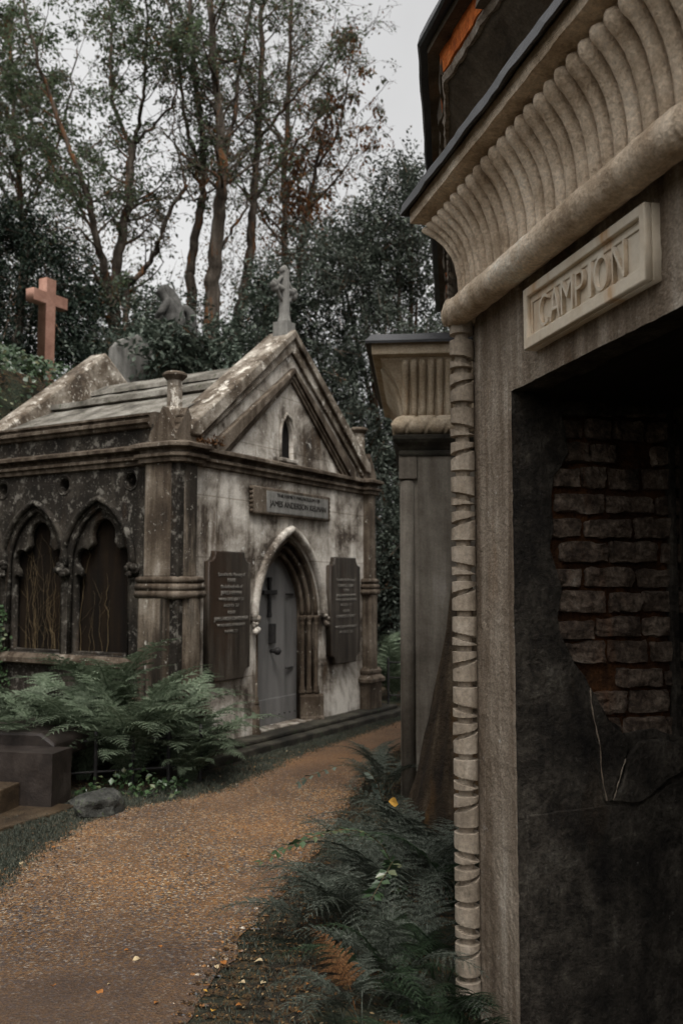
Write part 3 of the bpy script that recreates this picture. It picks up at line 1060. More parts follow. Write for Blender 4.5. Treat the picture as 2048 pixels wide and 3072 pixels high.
# ================================================================== CAMPION MAUSOLEUM  (local x = along facade away, y = out of facade)
cp = thing("egyptian_mausoleum", "cream egyptian style mausoleum with fluted cornice, roped corner shaft and open dark doorway", "mausoleum", (CC.x, CC.y, 0), TRZ)
OPEN = -.40       # edge of the opening
DEP = .785
JY = -.05
bm = bmesh.new()
xs = [-3.6 + k * (3.6 + OPEN) / 90 for k in range(90)] + [OPEN + k * (-.005 - OPEN) / 14 for k in range(15)]
zs = [-.4 + k * 2.752 / 88 for k in range(88)] + [2.352 + k * .46 / 15 for k in range(16)]
gv = [[bm.verts.new((x, JY, z)) for x in xs] for z in zs]
for j in range(len(zs) - 1):
    for i in range(len(xs) - 1):
        if zs[j] < 2.35 and -2.2 < (xs[i] + xs[i + 1]) / 2 < OPEN:
            continue
        bm.faces.new((gv[j][i], gv[j][i + 1], gv[j + 1][i + 1], gv[j + 1][i]))
for vv in [v_ for v_ in bm.verts if not v_.link_faces]:
    bm.verts.remove(vv)
bmesh.ops.recalc_face_normals(bm, faces=bm.faces)
r_ = bmesh.ops.extrude_face_region(bm, geom=bm.faces[:])
bmesh.ops.translate(bm, verts=[v_ for v_ in r_['geom'] if isinstance(v_, bmesh.types.BMVert)], vec=(0, -.12, 0))
rough_verts(bm, .002, 9, 1)
rough_verts(bm, .003, 30, 3)
fw = obj("facade_wall", bm, 'campion_wall', cp)
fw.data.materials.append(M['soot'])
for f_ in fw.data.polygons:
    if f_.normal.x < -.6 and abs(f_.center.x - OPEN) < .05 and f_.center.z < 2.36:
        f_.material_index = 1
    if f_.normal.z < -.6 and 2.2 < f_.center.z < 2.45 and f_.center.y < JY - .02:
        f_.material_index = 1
# body behind
bm = bmesh.new()
box(bm, OPEN + .045, -.02, -1.6, -.16, -.4, 2.335)
box(bm, -3.6, OPEN + .045, -1.6, -DEP, -.4, 2.34)
box(bm, -3.6, -2.3, -DEP, -.16, -.4, 2.335)
box(bm, -3.6, -.02, -1.6, -.165, 2.345, 3.2)
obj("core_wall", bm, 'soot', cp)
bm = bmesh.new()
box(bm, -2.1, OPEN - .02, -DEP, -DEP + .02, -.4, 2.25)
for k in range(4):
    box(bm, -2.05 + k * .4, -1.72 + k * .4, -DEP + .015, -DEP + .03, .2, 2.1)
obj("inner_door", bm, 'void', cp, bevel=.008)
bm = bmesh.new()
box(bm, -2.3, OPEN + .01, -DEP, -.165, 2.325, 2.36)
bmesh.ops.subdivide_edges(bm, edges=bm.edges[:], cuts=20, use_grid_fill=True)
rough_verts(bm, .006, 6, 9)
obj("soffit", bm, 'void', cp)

# reveal plaster: plate in (depth, z) turned to face -x.   depth m = -y
hole = [(.185, 2.25), (.215, 2.10), (.15, 2.02), (.135, 1.93), (.145, 1.83), (.13, 1.74), (.15, 1.66), (.175, 1.58), (.155, 1.49), (.16, 1.42), (.19, 1.36), (.22, 1.31),
        (.27, 1.24), (.285, 1.19), (.32, 1.13), (.355, 1.085), (.40, 1.06), (.42, 1.02), (.46, 1.04), (.54, 1.05), (.645, 1.02), (.655, 1.2), (.645, 1.5), (.66, 1.8), (.65, 2.1), (.66, 2.28)]


def dens(pl, step=.02, amp=.008, seed=0):
    out = []
    for i in range(len(pl)):
        a, b_ = Vector(pl[i]), Vector(pl[(i + 1) % len(pl)])
        n_ = max(1, int((b_ - a).length / step))
        for k in range(n_):
            p = a.lerp(b_, k / n_)
            q = noise.noise_vector(Vector((p.x * 14, p.y * 14, seed))) * amp + noise.noise_vector(Vector((p.x * 45, p.y * 45, seed))) * amp * .5
            out.append((p.x + q.x, p.y + q.y))
    return out


def reveal_plate(name, outl, hl, x0, depth, mat, bevel):
    me = plate(outl, hl, depth, bevel)
    # front (y=0) -> local x = x0 ; goes +x into the wall ; plate x -> -y
    me.transform(Matrix(((0, 1, 0, x0), (-1.02, 0, 0, JY - .02), (0, 0, 1.028, -.045), (0, 0, 0, 1))))
    me.name = name
    return link(name, me, mat, cp)


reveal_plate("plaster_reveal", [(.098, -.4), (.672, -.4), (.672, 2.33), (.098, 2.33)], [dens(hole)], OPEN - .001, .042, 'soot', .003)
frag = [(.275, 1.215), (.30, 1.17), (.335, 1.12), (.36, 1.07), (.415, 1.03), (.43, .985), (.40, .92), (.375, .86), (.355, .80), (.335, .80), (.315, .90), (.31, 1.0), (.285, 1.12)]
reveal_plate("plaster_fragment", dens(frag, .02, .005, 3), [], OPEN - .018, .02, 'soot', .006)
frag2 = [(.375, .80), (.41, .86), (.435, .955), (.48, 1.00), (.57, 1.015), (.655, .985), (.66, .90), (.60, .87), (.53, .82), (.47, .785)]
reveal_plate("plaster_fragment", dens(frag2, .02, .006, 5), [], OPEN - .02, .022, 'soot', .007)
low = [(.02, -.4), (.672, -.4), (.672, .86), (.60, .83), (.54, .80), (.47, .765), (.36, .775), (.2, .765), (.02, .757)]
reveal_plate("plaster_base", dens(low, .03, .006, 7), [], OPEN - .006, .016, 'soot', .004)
for pl_ in ([(.275, 1.215), (.285, 1.12), (.31, 1.0), (.315, .90), (.335, .80)], [(.415, .95), (.395, .90), (.375, .84), (.36, .80)]):
    bm = bmesh.new()
    P = bez([Vector((OPEN - (.020 if pl_[0][1] < 1.5 else .002), JY - .02 - 1.02 * m_, 1.028 * z_ - .045)) for m_, z_ in pl_], 5)
    tube(bm, [p + noise.noise_vector(p * 30) * .004 for p in P], [.0022 + .0012 * math.sin(i * 1.7) for i in range(len(P))], 5)
    obj("cracked_edge", bm, 'campion_wall', cp)
# bricks
bm = bmesh.new()
row = 0
z = 1.0
br = random.Random(5)
while z < 2.32:
    h = br.uniform(.078, .088)
    x = .13 + (.06 if row % 2 else 0) + br.uniform(-.03, .02)
    while x < .69:
        w = br.choice((.1, .17, .2, .21, .13))
        if br.random() > .07:
            dx = br.uniform(-.004, .014)
            vs_ = box(bm, OPEN + .010 + dx, OPEN + .08, JY - (x + w), JY - x, z, z + h - br.uniform(0, .012))
        x += w + br.uniform(.012, .024)
    z += .0985
    row += 1
bmesh.ops.subdivide_edges(bm, edges=bm.edges[:], cuts=5, use_grid_fill=True)
for _ in range(1):
    bmesh.ops.smooth_vert(bm, verts=bm.verts, factor=.5, use_axis_x=True, use_axis_y=True, use_axis_z=True)
rough_verts(bm, .009, 16, 4)
rough_verts(bm, .008, 48, 8)
obj("brickwork", bm, 'sootbrick', cp, bevel=0)
bm = bmesh.new()
box(bm, OPEN + .040, OPEN + .07, -.77, -.16, .9, 2.34)
bmesh.ops.subdivide_edges(bm, edges=bm.edges[:], cuts=30, use_grid_fill=True)
rough_verts(bm, .007, 20, 14)
obj("mortar", bm, 'rustmortar', cp)

# torus roll under the cornice
TZ, TR = 2.775, .062
bm = bmesh.new()
ns = 260
rings = []
for i in range(ns + 1):
    s_ = -1.70 + (1.70 + .03) * i / ns
    ring = []
    for k in range(28):
        a = 2 * PI * k / 28
        tw = math.sin((s_ / .105 + .45 * math.sin(a) + .25 * math.cos(a)) * 2 * PI)
        near = .3 + .7 * smooth(-.45, .0, s_)
        r_ = TR + near * (.0035 if tw > .55 else -.003 if tw < -.86 else 0) + noise.noise(Vector((s_ * 9, a * 1.2, 1))) * .003
        if s_ < -1.66:
            r_ *= math.sqrt(max(.75, 1 - ((-1.66 - s_) / .05) ** 2))
        ring.append(bm.verts.new((s_, .02 + r_ * math.cos(a), TZ + r_ * math.sin(a))))
    rings.append(ring)
for i in range(ns):
    for k in range(28):
        bm.faces.new((rings[i][k], rings[i][(k + 1) % 28], rings[i + 1][(k + 1) % 28], rings[i + 1][k]))
bm.faces.new(rings[0])
bm.faces.new(rings[-1][::-1])
obj("torus_roll", bm, 'campion_carved', cp, True)
bm = bmesh.new()   # roll on the far return face
tube(bm, [(.0, .02 + .045, TZ), (.02, -.3, TZ), (.02, -1.6, TZ)], .06, 16)
obj("torus_roll", bm, 'campion_carved', cp, True)

# roped colonnette
bm = bmesh.new()
NZ, NA = 900, 56
rings = []
PER = .148
for i in range(NZ + 1):
    z = -.1 + 2.84 * i / NZ
    ring = []
    for k in range(NA):
        a = 2 * PI * k / NA
        # straps: flat topped bands alternating with wedges, as carved
        dg = (math.degrees(a) - 69) % 360
        u = dg / 180 if dg <= 180 else (360 - dg) / 180
        q = (2.8 - z) / PER
        odd = int(q) % 2
        q -= int(q)
        if odd:
            up = q < .41 + .19 * u or .58 + .22 * u < q < .83 - .02 * u
        else:
            up = q < .36 - .24 * u or .52 - .30 * u < q < .83
        r_ = (.0510 if up else .0305) + noise.noise(Vector((z * 14, a * 2, 3))) * .0018
        ring.append(bm.verts.new((r_ * math.cos(a), r_ * math.sin(a), z)))
    rings.append(ring)
for i in range(NZ):
    for k in range(NA):
        bm.faces.new((rings[i][k], rings[i][(k + 1) % NA], rings[i + 1][(k + 1) % NA], rings[i + 1][k]))
obj("roped_shaft", bm, 'colonnette', cp)

# cavetto cornice
cav = [(.0, 2.80), (.002, 2.90), (.010, 2.98), (.028, 3.05), (.055, 3.11), (.09, 3.165), (.128, 3.205), (.14, 3.235)]
path = [(-3.6, 0), (.0, 0), (.0, -1.6)]
bm = bmesh.new()
sweep(bm, path, [(d - .03, z) for d, z in cav] + [(-.1, 3.235), (-.1, 2.8)], -1, True, .04)
obj("cavetto", bm, 'campion_carved', cp, True)
bm = bmesh.new()


def flute(bm, base, fwd, lat, fan, wid):
    pts = [(.0, 2.805), (.002, 2.87), (.006, 2.94), (.016, 3.0), (.032, 3.055), (.055, 3.105), (.085, 3.15), (.112, 3.178), (.130, 3.188)]
    P3, RR = [], []
    for i, (d, z) in enumerate(pts):
        t = i / (len(pts) - 1)
        off = fan * (d / .13)
        p = base + fwd * (d - .008) + lat * (off + math.sin(t * 9 + base.x * 5) * .0015)
        P3.append((p.x, p.y, z - .006))
        RR.append(wid * (.82 + .18 * t) * (1 if t < .99 else .72))
    # rounded tip
    d = .140
    p = base + fwd * (d - .008) + lat * fan * (d / .13)
    P3.append((p.x, p.y, 3.184))
    RR.append(wid * .30)
    tube(bm, P3, RR, 12)


s_ = -.004
k = 0
while s_ > -3.2:
    fan = .125 * max(0.0, 1 + s_ / .42)
    pitch = .0475 + .0285 * min(1, -s_ / .42 + .02)
    flute(bm, Vector((s_, .0)), Vector((0, 1)), Vector((1, 0)), fan, pitch * .425)
    s_ -= pitch
s_ = -.03
while s_ > -1.4:
    fan = .125 * max(0.0, 1 + s_ / .42)
    pitch = .0475 + .0285 * min(1, -s_ / .42 + .02)
    flute(bm, Vector((.0, s_)), Vector((1, 0)), Vector((0, 1)), fan, pitch * .425)
    s_ -= pitch
rough_verts(bm, .003, 16, 2)
obj("fluting", bm, 'campion_carved', cp, True)
# fascia
bm = bmesh.new()
sweep(bm, path, [(-.1, 3.215), (.10, 3.212), (.158, 3.222), (.172, 3.228), (.174, 3.286), (.168, 3.30), (-.1, 3.31)], -1, True, .06)
rough_verts(bm, .004, 11, 3)
obj("fascia", bm, 'campion_carved', cp)
# lead sheet
bm = bmesh.new()
sweep(bm, path, [(.176, 3.292), (.20, 3.272), (.208, 3.276), (.20, 3.325), (.17, 3.335), (-.3, 3.36), (-.3, 3.33), (.165, 3.312)], -1, True, .05)
rough_verts(bm, .006, 5, 3)
rough_verts(bm, .003, 20, 5)
obj("lead_flashing", bm, 'lead', cp)
bm = bmesh.new()
box(bm, -3.6, .0, -1.6, -.2, 3.2, 3.34)
obj("roof", bm, 'lead', cp)

# sign
X0, X1, Z0, Z1 = -1.432, -.635, 2.456, 2.672
SY = JY - .002
sg = slab("name_sign", [(X0, Z0), (X1, Z0), (X1, Z1), (X0, Z1)], [], 0, .045, 'marble', cp, .004)


def flip(o, d):
    # plate front (y=0) must look along +y: mirror, keeping text readable from outside
    o.data.transform(Matrix.Rotation(PI, 4, 'Z'))
    o.data.transform(Matrix.Translation((X0 + X1, d, 0)))


flip(sg, SY + .030)
rim = slab("sign_rim", [(X0, Z0), (X1, Z0), (X1, Z1), (X0, Z1)], [[(X0 + .022, Z0 + .034), (X1 - .022, Z0 + .034), (X1 - .022, Z1 - .024), (X0 + .022, Z1 - .024)]], 0, .025, 'marble', sg, .004)
flip(rim, SY + .053)
rim = slab("sign_rim", [(X0 + .02, Z0 + .032), (X1 - .02, Z0 + .032), (X1 - .02, Z1 - .022), (X0 + .02, Z1 - .022)],
           [[(X0 + .034, Z0 + .048), (X1 - .034, Z0 + .048), (X1 - .034, Z1 - .05), (X0 + .034, Z1 - .05)]], 0, .006, 'marble', sg, .003)
flip(rim, SY + .036)
xc = (X0 + X1) / 2
lw = .56
for ch_, px, w in (("C", -.265, .068), ("A", -.175, .074), ("M", -.083, .082), ("P", .008, .056), ("I", .078, .018), ("O", .15, .086), ("N", .255, .07)):
    me = text_mesh(ch_, .14, .014, 0, None, 1.0, -.002)
    zs = [vv.co.z for vv in me.vertices]
    xs_ = [vv.co.x for vv in me.vertices]
    kz = .112 / (max(zs) - min(zs))
    kx = w / (max(xs_) - min(xs_))
    mxx, mzz = (max(xs_) + min(xs_)) / 2, (max(zs) + min(zs)) / 2
    for vv in me.vertices:
        vv.co.x = (vv.co.x - mxx) * kx + px * .96
        vv.co.z = (vv.co.z - mzz) * kz + (Z0 + Z1) / 2 - .005
    me.transform(Matrix.Rotation(PI, 4, 'Z'))
    me.transform(Matrix.Translation((xc, SY + .046, 0)))
    me.name = "letter"
    lo_ = link("letter", me, 'marble', sg)
    me.materials.append(M['letter'])
    for f_ in me.polygons:
        f_.material_index = 0 if f_.normal.y > .8 else 1

# ================================================================== PANELLED TOMB BEYOND
MF = 7.0
mt = thing("panelled_tomb", "grey panelled tomb pilaster with fluted cream capital under a black lead top", "tomb", (.0016, MF + .037, 0), -.084)
bm = bmesh.new()
box(bm, .585, 3.0, 0, 2.4, -.1, 2.6)
bmesh.ops.subdivide_edges(bm, edges=[e for e in bm.edges if e.calc_length() > .5], cuts=20, use_grid_fill=True)
rough_verts(bm, .004, 8, 3)
obj("panel_wall", bm, 'midtomb', mt)
bm = bmesh.new()
box(bm, .445, .60, .03, 2.35, -.1, 2.6)
box(bm, .440, .582, -.006, .12, 2.41, 2.6)
obj("pilaster_block", bm, 'midtomb', mt, bevel=.008)
bm = bmesh.new()
lathe(bm, [(.058, -.1), (.058, 2.39), (.03, 2.41)], (.505, .05), 20)
obj("angle_roll", bm, 'midtomb', mt, True)
pth = [(.46, 2.4), (.46, 0), (3.0, 0)]
bm = bmesh.new()
sweep(bm, pth, [(0, 2.585), (.016, 2.59), (.02, 2.605), (.016, 2.625), (.0, 2.632), (.02, 2.66), (.05, 2.69), (.065, 2.714), (.066, 2.738), (.04, 2.75), (-.1, 2.75), (-.1, 2.585)], 1)
obj("necking", bm, 'step', mt)
bm = bmesh.new()
sweep(bm, pth, circ(.0, 2.828, .076, 20), 1, True, .008)
for vv in bm.verts:
    zz = (vv.co.z - 2.828) / .076
    along = vv.co.x if vv.co.y < .02 else vv.co.y + .3
    if zz > -.97:
        g1 = abs(((along - .05 * zz) / .15) % 1 - .5)
        g2 = abs(((along + .05 * zz) / .15 + .3) % 1 - .5)
        if min(g1, g2) < .055:
            cxx, cyy = (vv.co.x, 0) if vv.co.y < .08 and vv.co.x > .5 else (.46, max(0, vv.co.y))
            vv.co = Vector((cxx, cyy, 2.828)).lerp(vv.co, .84)
obj("torus_roll", bm, 'midcap', mt, True)
cav2 = [(-.02, 2.88), (-.015, 2.96), (.0, 3.05), (.03, 3.14), (.075, 3.22), (.125, 3.285), (.15, 3.31), (.15, 3.34), (-.2, 3.34), (-.2, 2.88)]
bm = bmesh.new()
sweep(bm, pth, cav2, 1)
obj("cavetto", bm, 'midcap', mt)
bm = bmesh.new()
for i in range(38):
    xb = .495 + i * .066
    if xb > 2.9:
        break
    pts = [(-.012, 2.88), (-.008, 2.96), (.01, 3.05), (.04, 3.14), (.083, 3.22), (.13, 3.285), (.142, 3.31)]
    tube(bm, [(xb - .0 * d, -d, z) for d, z in pts], [.026, .026, .027, .028, .029, .030, .022], 10)
for i in range(20):
    yb = .12 + i * .066
    pts = [(-.012, 2.88), (-.008, 2.96), (.01, 3.05), (.04, 3.14), (.083, 3.22), (.13, 3.285), (.142, 3.31)]
    tube(bm, [(.46 - d, yb, z) for d, z in pts], [.026, .026, .027, .028, .029, .030, .022], 10)
obj("fluting", bm, 'midcap', mt, True)
bm = bmesh.new()
sweep(bm, pth, [(-.2, 3.32), (.14, 3.32), (.215, 3.335), (.22, 3.43), (-.2, 3.43)], 1)
obj("fascia", bm, 'midcap', mt, bevel=.008)
bm = bmesh.new()
sweep(bm, pth, [(.24, 3.425), (.262, 3.41), (.265, 3.43), (.215, 3.49), (-.2, 3.50), (-.2, 3.43), (.2, 3.434)], 1, True, .1)
rough_verts(bm, .005, 8, 5)
obj("lead_top", bm, 'lead', mt)
bm = bmesh.new()
sweep(bm, [(.58, 2.4), (.58, .25), (3.0, .25)], [(.14, 3.495), (.05, 3.56), (-.3, 3.58), (-.3, 3.495)], 1)
obj("lead_top", bm, 'lead', mt)

# ================================================================== TALLER TOMB BEHIND
TZ0 = 4.585
K0 = Vector((.424, 4.8))
d1 = -UR
K1 = K0 + d1 * 3.6
d2 = Vector((math.sin(math.radians(7.0)), math.cos(math.radians(7.0))))
K2 = K0 + d2 * 4.9
K3 = K2 + Vector((2.5, .3))
tt = thing("tall_tomb", "tall dark tomb with broken cornice, orange brick showing and black lead edge", "tomb", (K0.x, K0.y, 0))
L2 = [(p - K0).to_tuple() for p in (K1, K0, K2, K3)]
# travelling from near to far: outside is on the left -> side=-1, d negative goes inward
bm = bmesh.new()
sweep(bm, L2, [(0, 4.53), (.012, 4.545), (.0, 4.60), (-.04, 4.63), (-1.2, 4.75), (-1.2, 4.6), (-.06, 4.575), (-.05, 4.53)], -1, True, .15)
rough_verts(bm, .012, 2.2, 3)
rough_verts(bm, .006, 7, 7)
obj("lead_edge", bm, 'lead', tt)
bm = bmesh.new()
sweep(bm, L2, [(-.045, 4.50), (-.04, 4.59), (-.5, 4.60), (-.5, 4.50), (-.10, 4.50)], -1, True, .2)
rough_verts(bm, .006, 6, 3)
obj("fascia", bm, 'tallplaster', tt)
bm = bmesh.new()
sweep(bm, L2, [(-.115, 4.38), (-.112, 4.50), (-.5, 4.505), (-.5, 4.38)], -1, True, .06)
rough_verts(bm, .012, 9, 5)
obj("brick_course", bm, 'redbrick', tt)
# patches of plaster left over the brick
bm = bmesh.new()
pr = random.Random(4)
for (a, b_, sgn) in ((.62, .9, -1), (1.2, 2.4, -1)):
    pa = [(d1 * a).to_tuple(), (d1 * b_).to_tuple()]
    sweep(bm, pa, [(-.085, 4.37), (-.075, 4.46), (-.08, 4.505), (-.14, 4.505), (-.14, 4.37)], 1, True, .05)
for (a, b_) in ((.0, 1.2), (1.35, 3.2), (3.4, 4.85)):
    pa = [(d2 * a + Vector((.02, 0))).to_tuple(), (d2 * b_).to_tuple()]
    sweep(bm, pa, [(-.10, 4.37), (-.09, 4.44), (-.095, 4.505), (-.14, 4.505), (-.14, 4.37)], -1, True, .05)
rough_verts(bm, .022, 8, 1)
obj("plaster_patch", bm, 'tallplaster', tt)
bm = bmesh.new()
sweep(bm, L2, [(-.135, 4.33), (-.125, 4.36), (-.13, 4.385), (-.3, 4.39), (-.3, 4.33)], -1, True, .05)
rough_verts(bm, .014, 12, 2)
obj("broken_arris", bm, 'brokenplaster', tt)
bm = bmesh.new()
sweep(bm, L2, [(-.14, 4.345), (-.19, 4.30), (-.30, 4.20), (-.40, 4.06), (-.48, 3.88), (-.52, 3.7), (-.53, 3.5), (-.53, 3.37), (-1.2, 3.37), (-1.2, 4.4), (-.3, 4.39)], -1, True, .2)
rough_verts(bm, .006, 5, 2)
obj("cove_wall", bm, 'tallplaster', tt, True)
bm = bmesh.new()
sweep(bm, [(d2 * 1.3).to_tuple(), (d2 * 4.9).to_tuple(), L2[3]], [(-.53, -.1), (-.53, 3.372), (-1.2, 3.372), (-1.2, -.1)], -1, True, .2)
obj("lower_wall", bm, 'tallplaster', tt)
for i in range(40):
    for dd, o_, sg_ in ((d1, i * .17 + .5, 1), (d2, i * .17 + .35, -1)):
        if o_ > (3.4 if sg_ > 0 else 4.7) or pr.random() < .55:
            continue
        nn = Vector((dd.y, -dd.x)) * sg_      # outward
        p = dd * o_
        bm = bmesh.new()
        tube(bm, [(p.x + nn.x * d, p.y + nn.y * d, z) for d, z in [(-.155, 4.335), (-.18, 4.315), (-.22, 4.28), (-.25, 4.25)]], [.03, .05, .05, .03], 8)
        obj("flute_stub", bm, 'tallplaster', tt, True)

# ================================================================== LOW TOMB, ROCK, RAILINGS, TRUNK
F0 = Vector((-2.05, 6.62))
lt_rz = math.atan2(.08, -.39) + PI      # local x to the right along the front
lt = thing("low_tomb", "low brown granite tomb block on stepped kerb beside the gravel path", "tomb", (F0.x, F0.y, 0), lt_rz)
bm = bmesh.new()
box(bm, -1.6, 0, 0, .285, -.05, .405)
bmesh.ops.subdivide_edges(bm, edges=[e for e in bm.edges if e.calc_length() > .3], cuts=14, use_grid_fill=True)
rough_verts(bm, .005, 7, 2)
obj("end_block", bm, 'tombstone', lt)
bm = bmesh.new()
sweep(bm, [(-.55, .27), (-.55, 2.0)], [(-.55, .30), (-.55, .42), (-.3, .50), (.3, .50), (.42, .42), (.42, .30)], 1)
obj("ledger_lid", bm, 'tombstone', lt, bevel=.02)
bm = bmesh.new()
box(bm, -1.6, -.24, -.26, -.005, -.05, .20)
bmesh.ops.subdivide_edges(bm, edges=[e for e in bm.edges if e.calc_length() > .3], cuts=10, use_grid_fill=True)
rough_verts(bm, .004, 8, 4)
obj("step", bm, 'kerbslab', lt, bevel=.01)
bm = bmesh.new()
vs_ = [(.14, .12), (.10, -.12), (-.02, -.52), (-.12, -.95), (-1.6, -.95), (-1.6, .12)]
lo = [bm.verts.new((x, y, -.06)) for x, y in vs_]
hi = [bm.verts.new((x, y, .035)) for x, y in vs_]
bm.faces.new(hi)
bm.faces.new(lo[::-1])
for k in range(6):
    bm.faces.new((lo[k], lo[(k + 1) % 6], hi[(k + 1) % 6], hi[k]))
obj("kerb_slab", bm, 'kerbslab', lt, bevel=.01)


def rock(name, label, p, s, seed):
    bm = bmesh.new()
    bmesh.ops.create_icosphere(bm, subdivisions=4, radius=1)
    for vv in bm.verts:
        d = vv.co.normalized()
        q = noise.voronoi(d * 1.3 + Vector((seed, seed, 0)))[0][0]
        vv.co = d * (1 + .5 * (q - .4)) + noise.noise_vector(d * 5 + Vector((seed, 0, 0))) * .05
        vv.co = Vector((vv.co.x * s[0], vv.co.y * s[1], max(-.4, vv.co.z) * s[2]))
    o = obj(name, bm, 'rock', None)
    o.location = p
    o.rotation_euler = (0, .15, seed)
    return tag(o, label, "rock")


rock("rock", "jagged grey rock on the grass edge beside the low tomb", (-1.70, 6.60, .04), (.20, .14, .12), 1.3)
rock("rock", "small dark stone wedged between the jagged rock and the tomb block", (-1.86, 6.75, .03), (.1, .08, .06), 2.9)


def railing(label, pts, h, rails, pr_=.012):
    r_ = thing("iron_railing", label, "railing", (*pts[0], ground_h(*pts[0])))
    b0 = Vector((*pts[0], 0))
    for x, y in pts:
        bm = bmesh.new()
        q = Vector((x, y, 0)) - b0
        tube(bm, [q + Vector((0, 0, -.1)), q + Vector((0, 0, h)), q + Vector((0, 0, h + .03))], [pr_, pr_, pr_ * .3], 6)
        obj("post", bm, 'iron', r_)
    for z in rails:
        bm = bmesh.new()
        tube(bm, [Vector((x, y, z)) - b0 for x, y in pts], pr_ * .6, 5)
        obj("rail", bm, 'iron', r_)


railing("low dark iron railing half hidden under the ferns by the chapel", [(-2.2, 7.25), (-1.93, 7.34), (-1.66, 7.43), (-1.39, 7.52), (-1.15, 7.62)], .42, (.12, .36), .016)
railing("thin iron railing behind the right corner of the chapel", [(.62, 12.3), (.9, 12.25), (1.2, 12.2), (1.5, 12.2)], .62, (.15, .38, .58), .016)

# leaning mossy trunk by the roped shaft
tr_ = thing("old_trunk", "dark mossy old trunk leaning between the roped shaft and the panelled tomb", "tree trunk", (.62, 5.5, 0))
bm = bmesh.new()
rings = []
for i in range(60):
    t = i / 59
    z = -.1 + 1.65 * t
    r0 = .12 + .27 * (1 - t) ** 1.5
    cx = .05 + .10 * t
    ring = []
    for k in range(48):
        a = 2 * PI * k / 48
        q = noise.noise(Vector((math.cos(a) * 2.2, math.sin(a) * 2.2, z * .5))) * .16 + noise.noise(Vector((math.cos(a) * 6, math.sin(a) * 6, z * 1.2))) * .10 + noise.noise(Vector((math.cos(a) * 16, math.sin(a) * 16, z * 5))) * .05
        zt = z + (noise.noise(Vector((math.cos(a) * 3, math.sin(a) * 3, 8))) * .25 * smooth(.6, 1, t))
        ring.append(bm.verts.new((cx + r0 * (1 + q) * math.cos(a), r0 * (1 + q) * math.sin(a), zt)))
    rings.append(ring)
for i in range(59):
    for k in range(48):
        bm.faces.new((rings[i][k], rings[i][(k + 1) % 48], rings[i + 1][(k + 1) % 48], rings[i + 1][k]))
bm.faces.new(rings[-1])
obj("trunk", bm, 'stumpbark', tr_, True)

# ================================================================== THINGS ON THE BANK
gx = at(138, 1065, 12.6)
gc = thing("granite_cross", "pink granite cross rising from the ivy bank", "cross", (gx.x, gx.y, gx.z - .22), CRZ)
bm = bmesh.new()
s_ = 12.6 / 2758
# shaft, arms as one solid outline
w_, hb, ht = .080, 0.0, 1.29
az0, az1, aw = .93, 1.085, .30
ol = [(-w_, -.3), (w_, -.3), (w_, az0), (aw, az0), (aw, az1), (w_, az1), (w_, ht), (-w_, ht), (-w_, az1), (-aw, az1), (-aw, az0), (-w_, az0)]
slab("shaft_and_arms", ol, [], -.08, .16, 'granite', gc, .008)
bm = bmesh.new()
box(bm, -.26, .26, -.26, .26, -.75, -.3)
obj("base", bm, 'granite', gc, bevel=.01)

# headstones
for (px, py, Y, w, h, lab, sh) in ((398, 1140, 13.3, .34, .62, "tall pale grey headstone with pointed top leaning behind the chapel roof", 1), (462, 1150, 13.6, .26, .42, "small dark headstone just right of the pointed headstone", 0)):
    p = at(px, py, Y)
    if sh:
        ol = [(-w, -.8), (w, -.8), (w, h - .22), (w * .75, h - .10), (.02, h + .05), (-w * .75, h - .08), (-w, h - .2)]
    else:
        ol = [(-w, -.8), (w, -.8), (w, h - .18), (w * .8, h - .05), (w * .4, h), (-w * .4, h), (-w * .8, h - .05), (-w, h - .18)]
    o = slab("headstone", ol, [], 0, .12, 'headstone', None, .015)
    o.location = p
    o.rotation_euler = (.06, .05 if sh else -.04, CRZ - .5)
    tag(o, lab, "headstone")

# draped statue
sp_ = at(510, 1010, 14.2)
st = thing("mourning_statue", "weathered hooded mourner statue bowing among shrubs behind the chapel", "statue", (sp_.x, sp_.y, sp_.z - .1), .3)


def skin(name, verts, edges, radii, mat, parent, sub=2):
    me = bpy.data.meshes.new(name)
    me.from_pydata(verts, edges, [])
    o = link(name, me, mat, parent)
    md = o.modifiers.new("skin", 'SKIN')
    for i, r_ in enumerate(radii):
        me.skin_vertices[0].data[i].radius = (r_, r_) if isinstance(r_, float) else r_
    me.skin_vertices[0].data[0].use_root = True
    o.modifiers.new("sub", 'SUBSURF').levels = sub
    o.modifiers["sub"].render_levels = sub
    tx = bpy.data.textures.new(name, 'CLOUDS')
    tx.noise_scale = .12
    dm = o.modifiers.new("rough", 'DISPLACE')
    dm.texture = tx
    dm.strength = .03
    return o


skin("body", [(.05, 0, -.3), (.04, 0, .1), (.02, 0, .38), (-.02, 0, .58), (-.06, 0, .72), (-.15, 0, .83), (-.19, 0, .86), (-.05, -.12, .62), (-.16, -.16, .44), (-.24, -.08, .36), (-.05, .12, .62), (-.12, .17, .44), (-.22, .1, .34)],
     [(0, 1), (1, 2), (2, 3), (3, 4), (4, 5), (5, 6), (3, 7), (7, 8), (8, 9), (3, 10), (10, 11), (11, 12)],
     [.24, .2, .15, .15, .07, .10, .08, .075, .06, .045, .075, .06, .045], 'statue', st)
skin("veil", [(-.13, 0, .92), (-.03, 0, .84), (.05, 0, .66), (.11, 0, .4), (.14, 0, .1)], [(0, 1), (1, 2), (2, 3), (3, 4)], [.06, .1, .13, .14, .15], 'statue', st)
skin("wing", [(.12, .05, .5), (.24, .08, .62), (.34, .1, .5), (.38, .1, .2), (.4, .1, -.1)], [(0, 1), (1, 2), (2, 3), (3, 4)], [.06, .09, .1, .08, .05], 'statue', st)
bm = bmesh.new()
box(bm, -.4, .45, -.3, .3, -1.2, -.02)
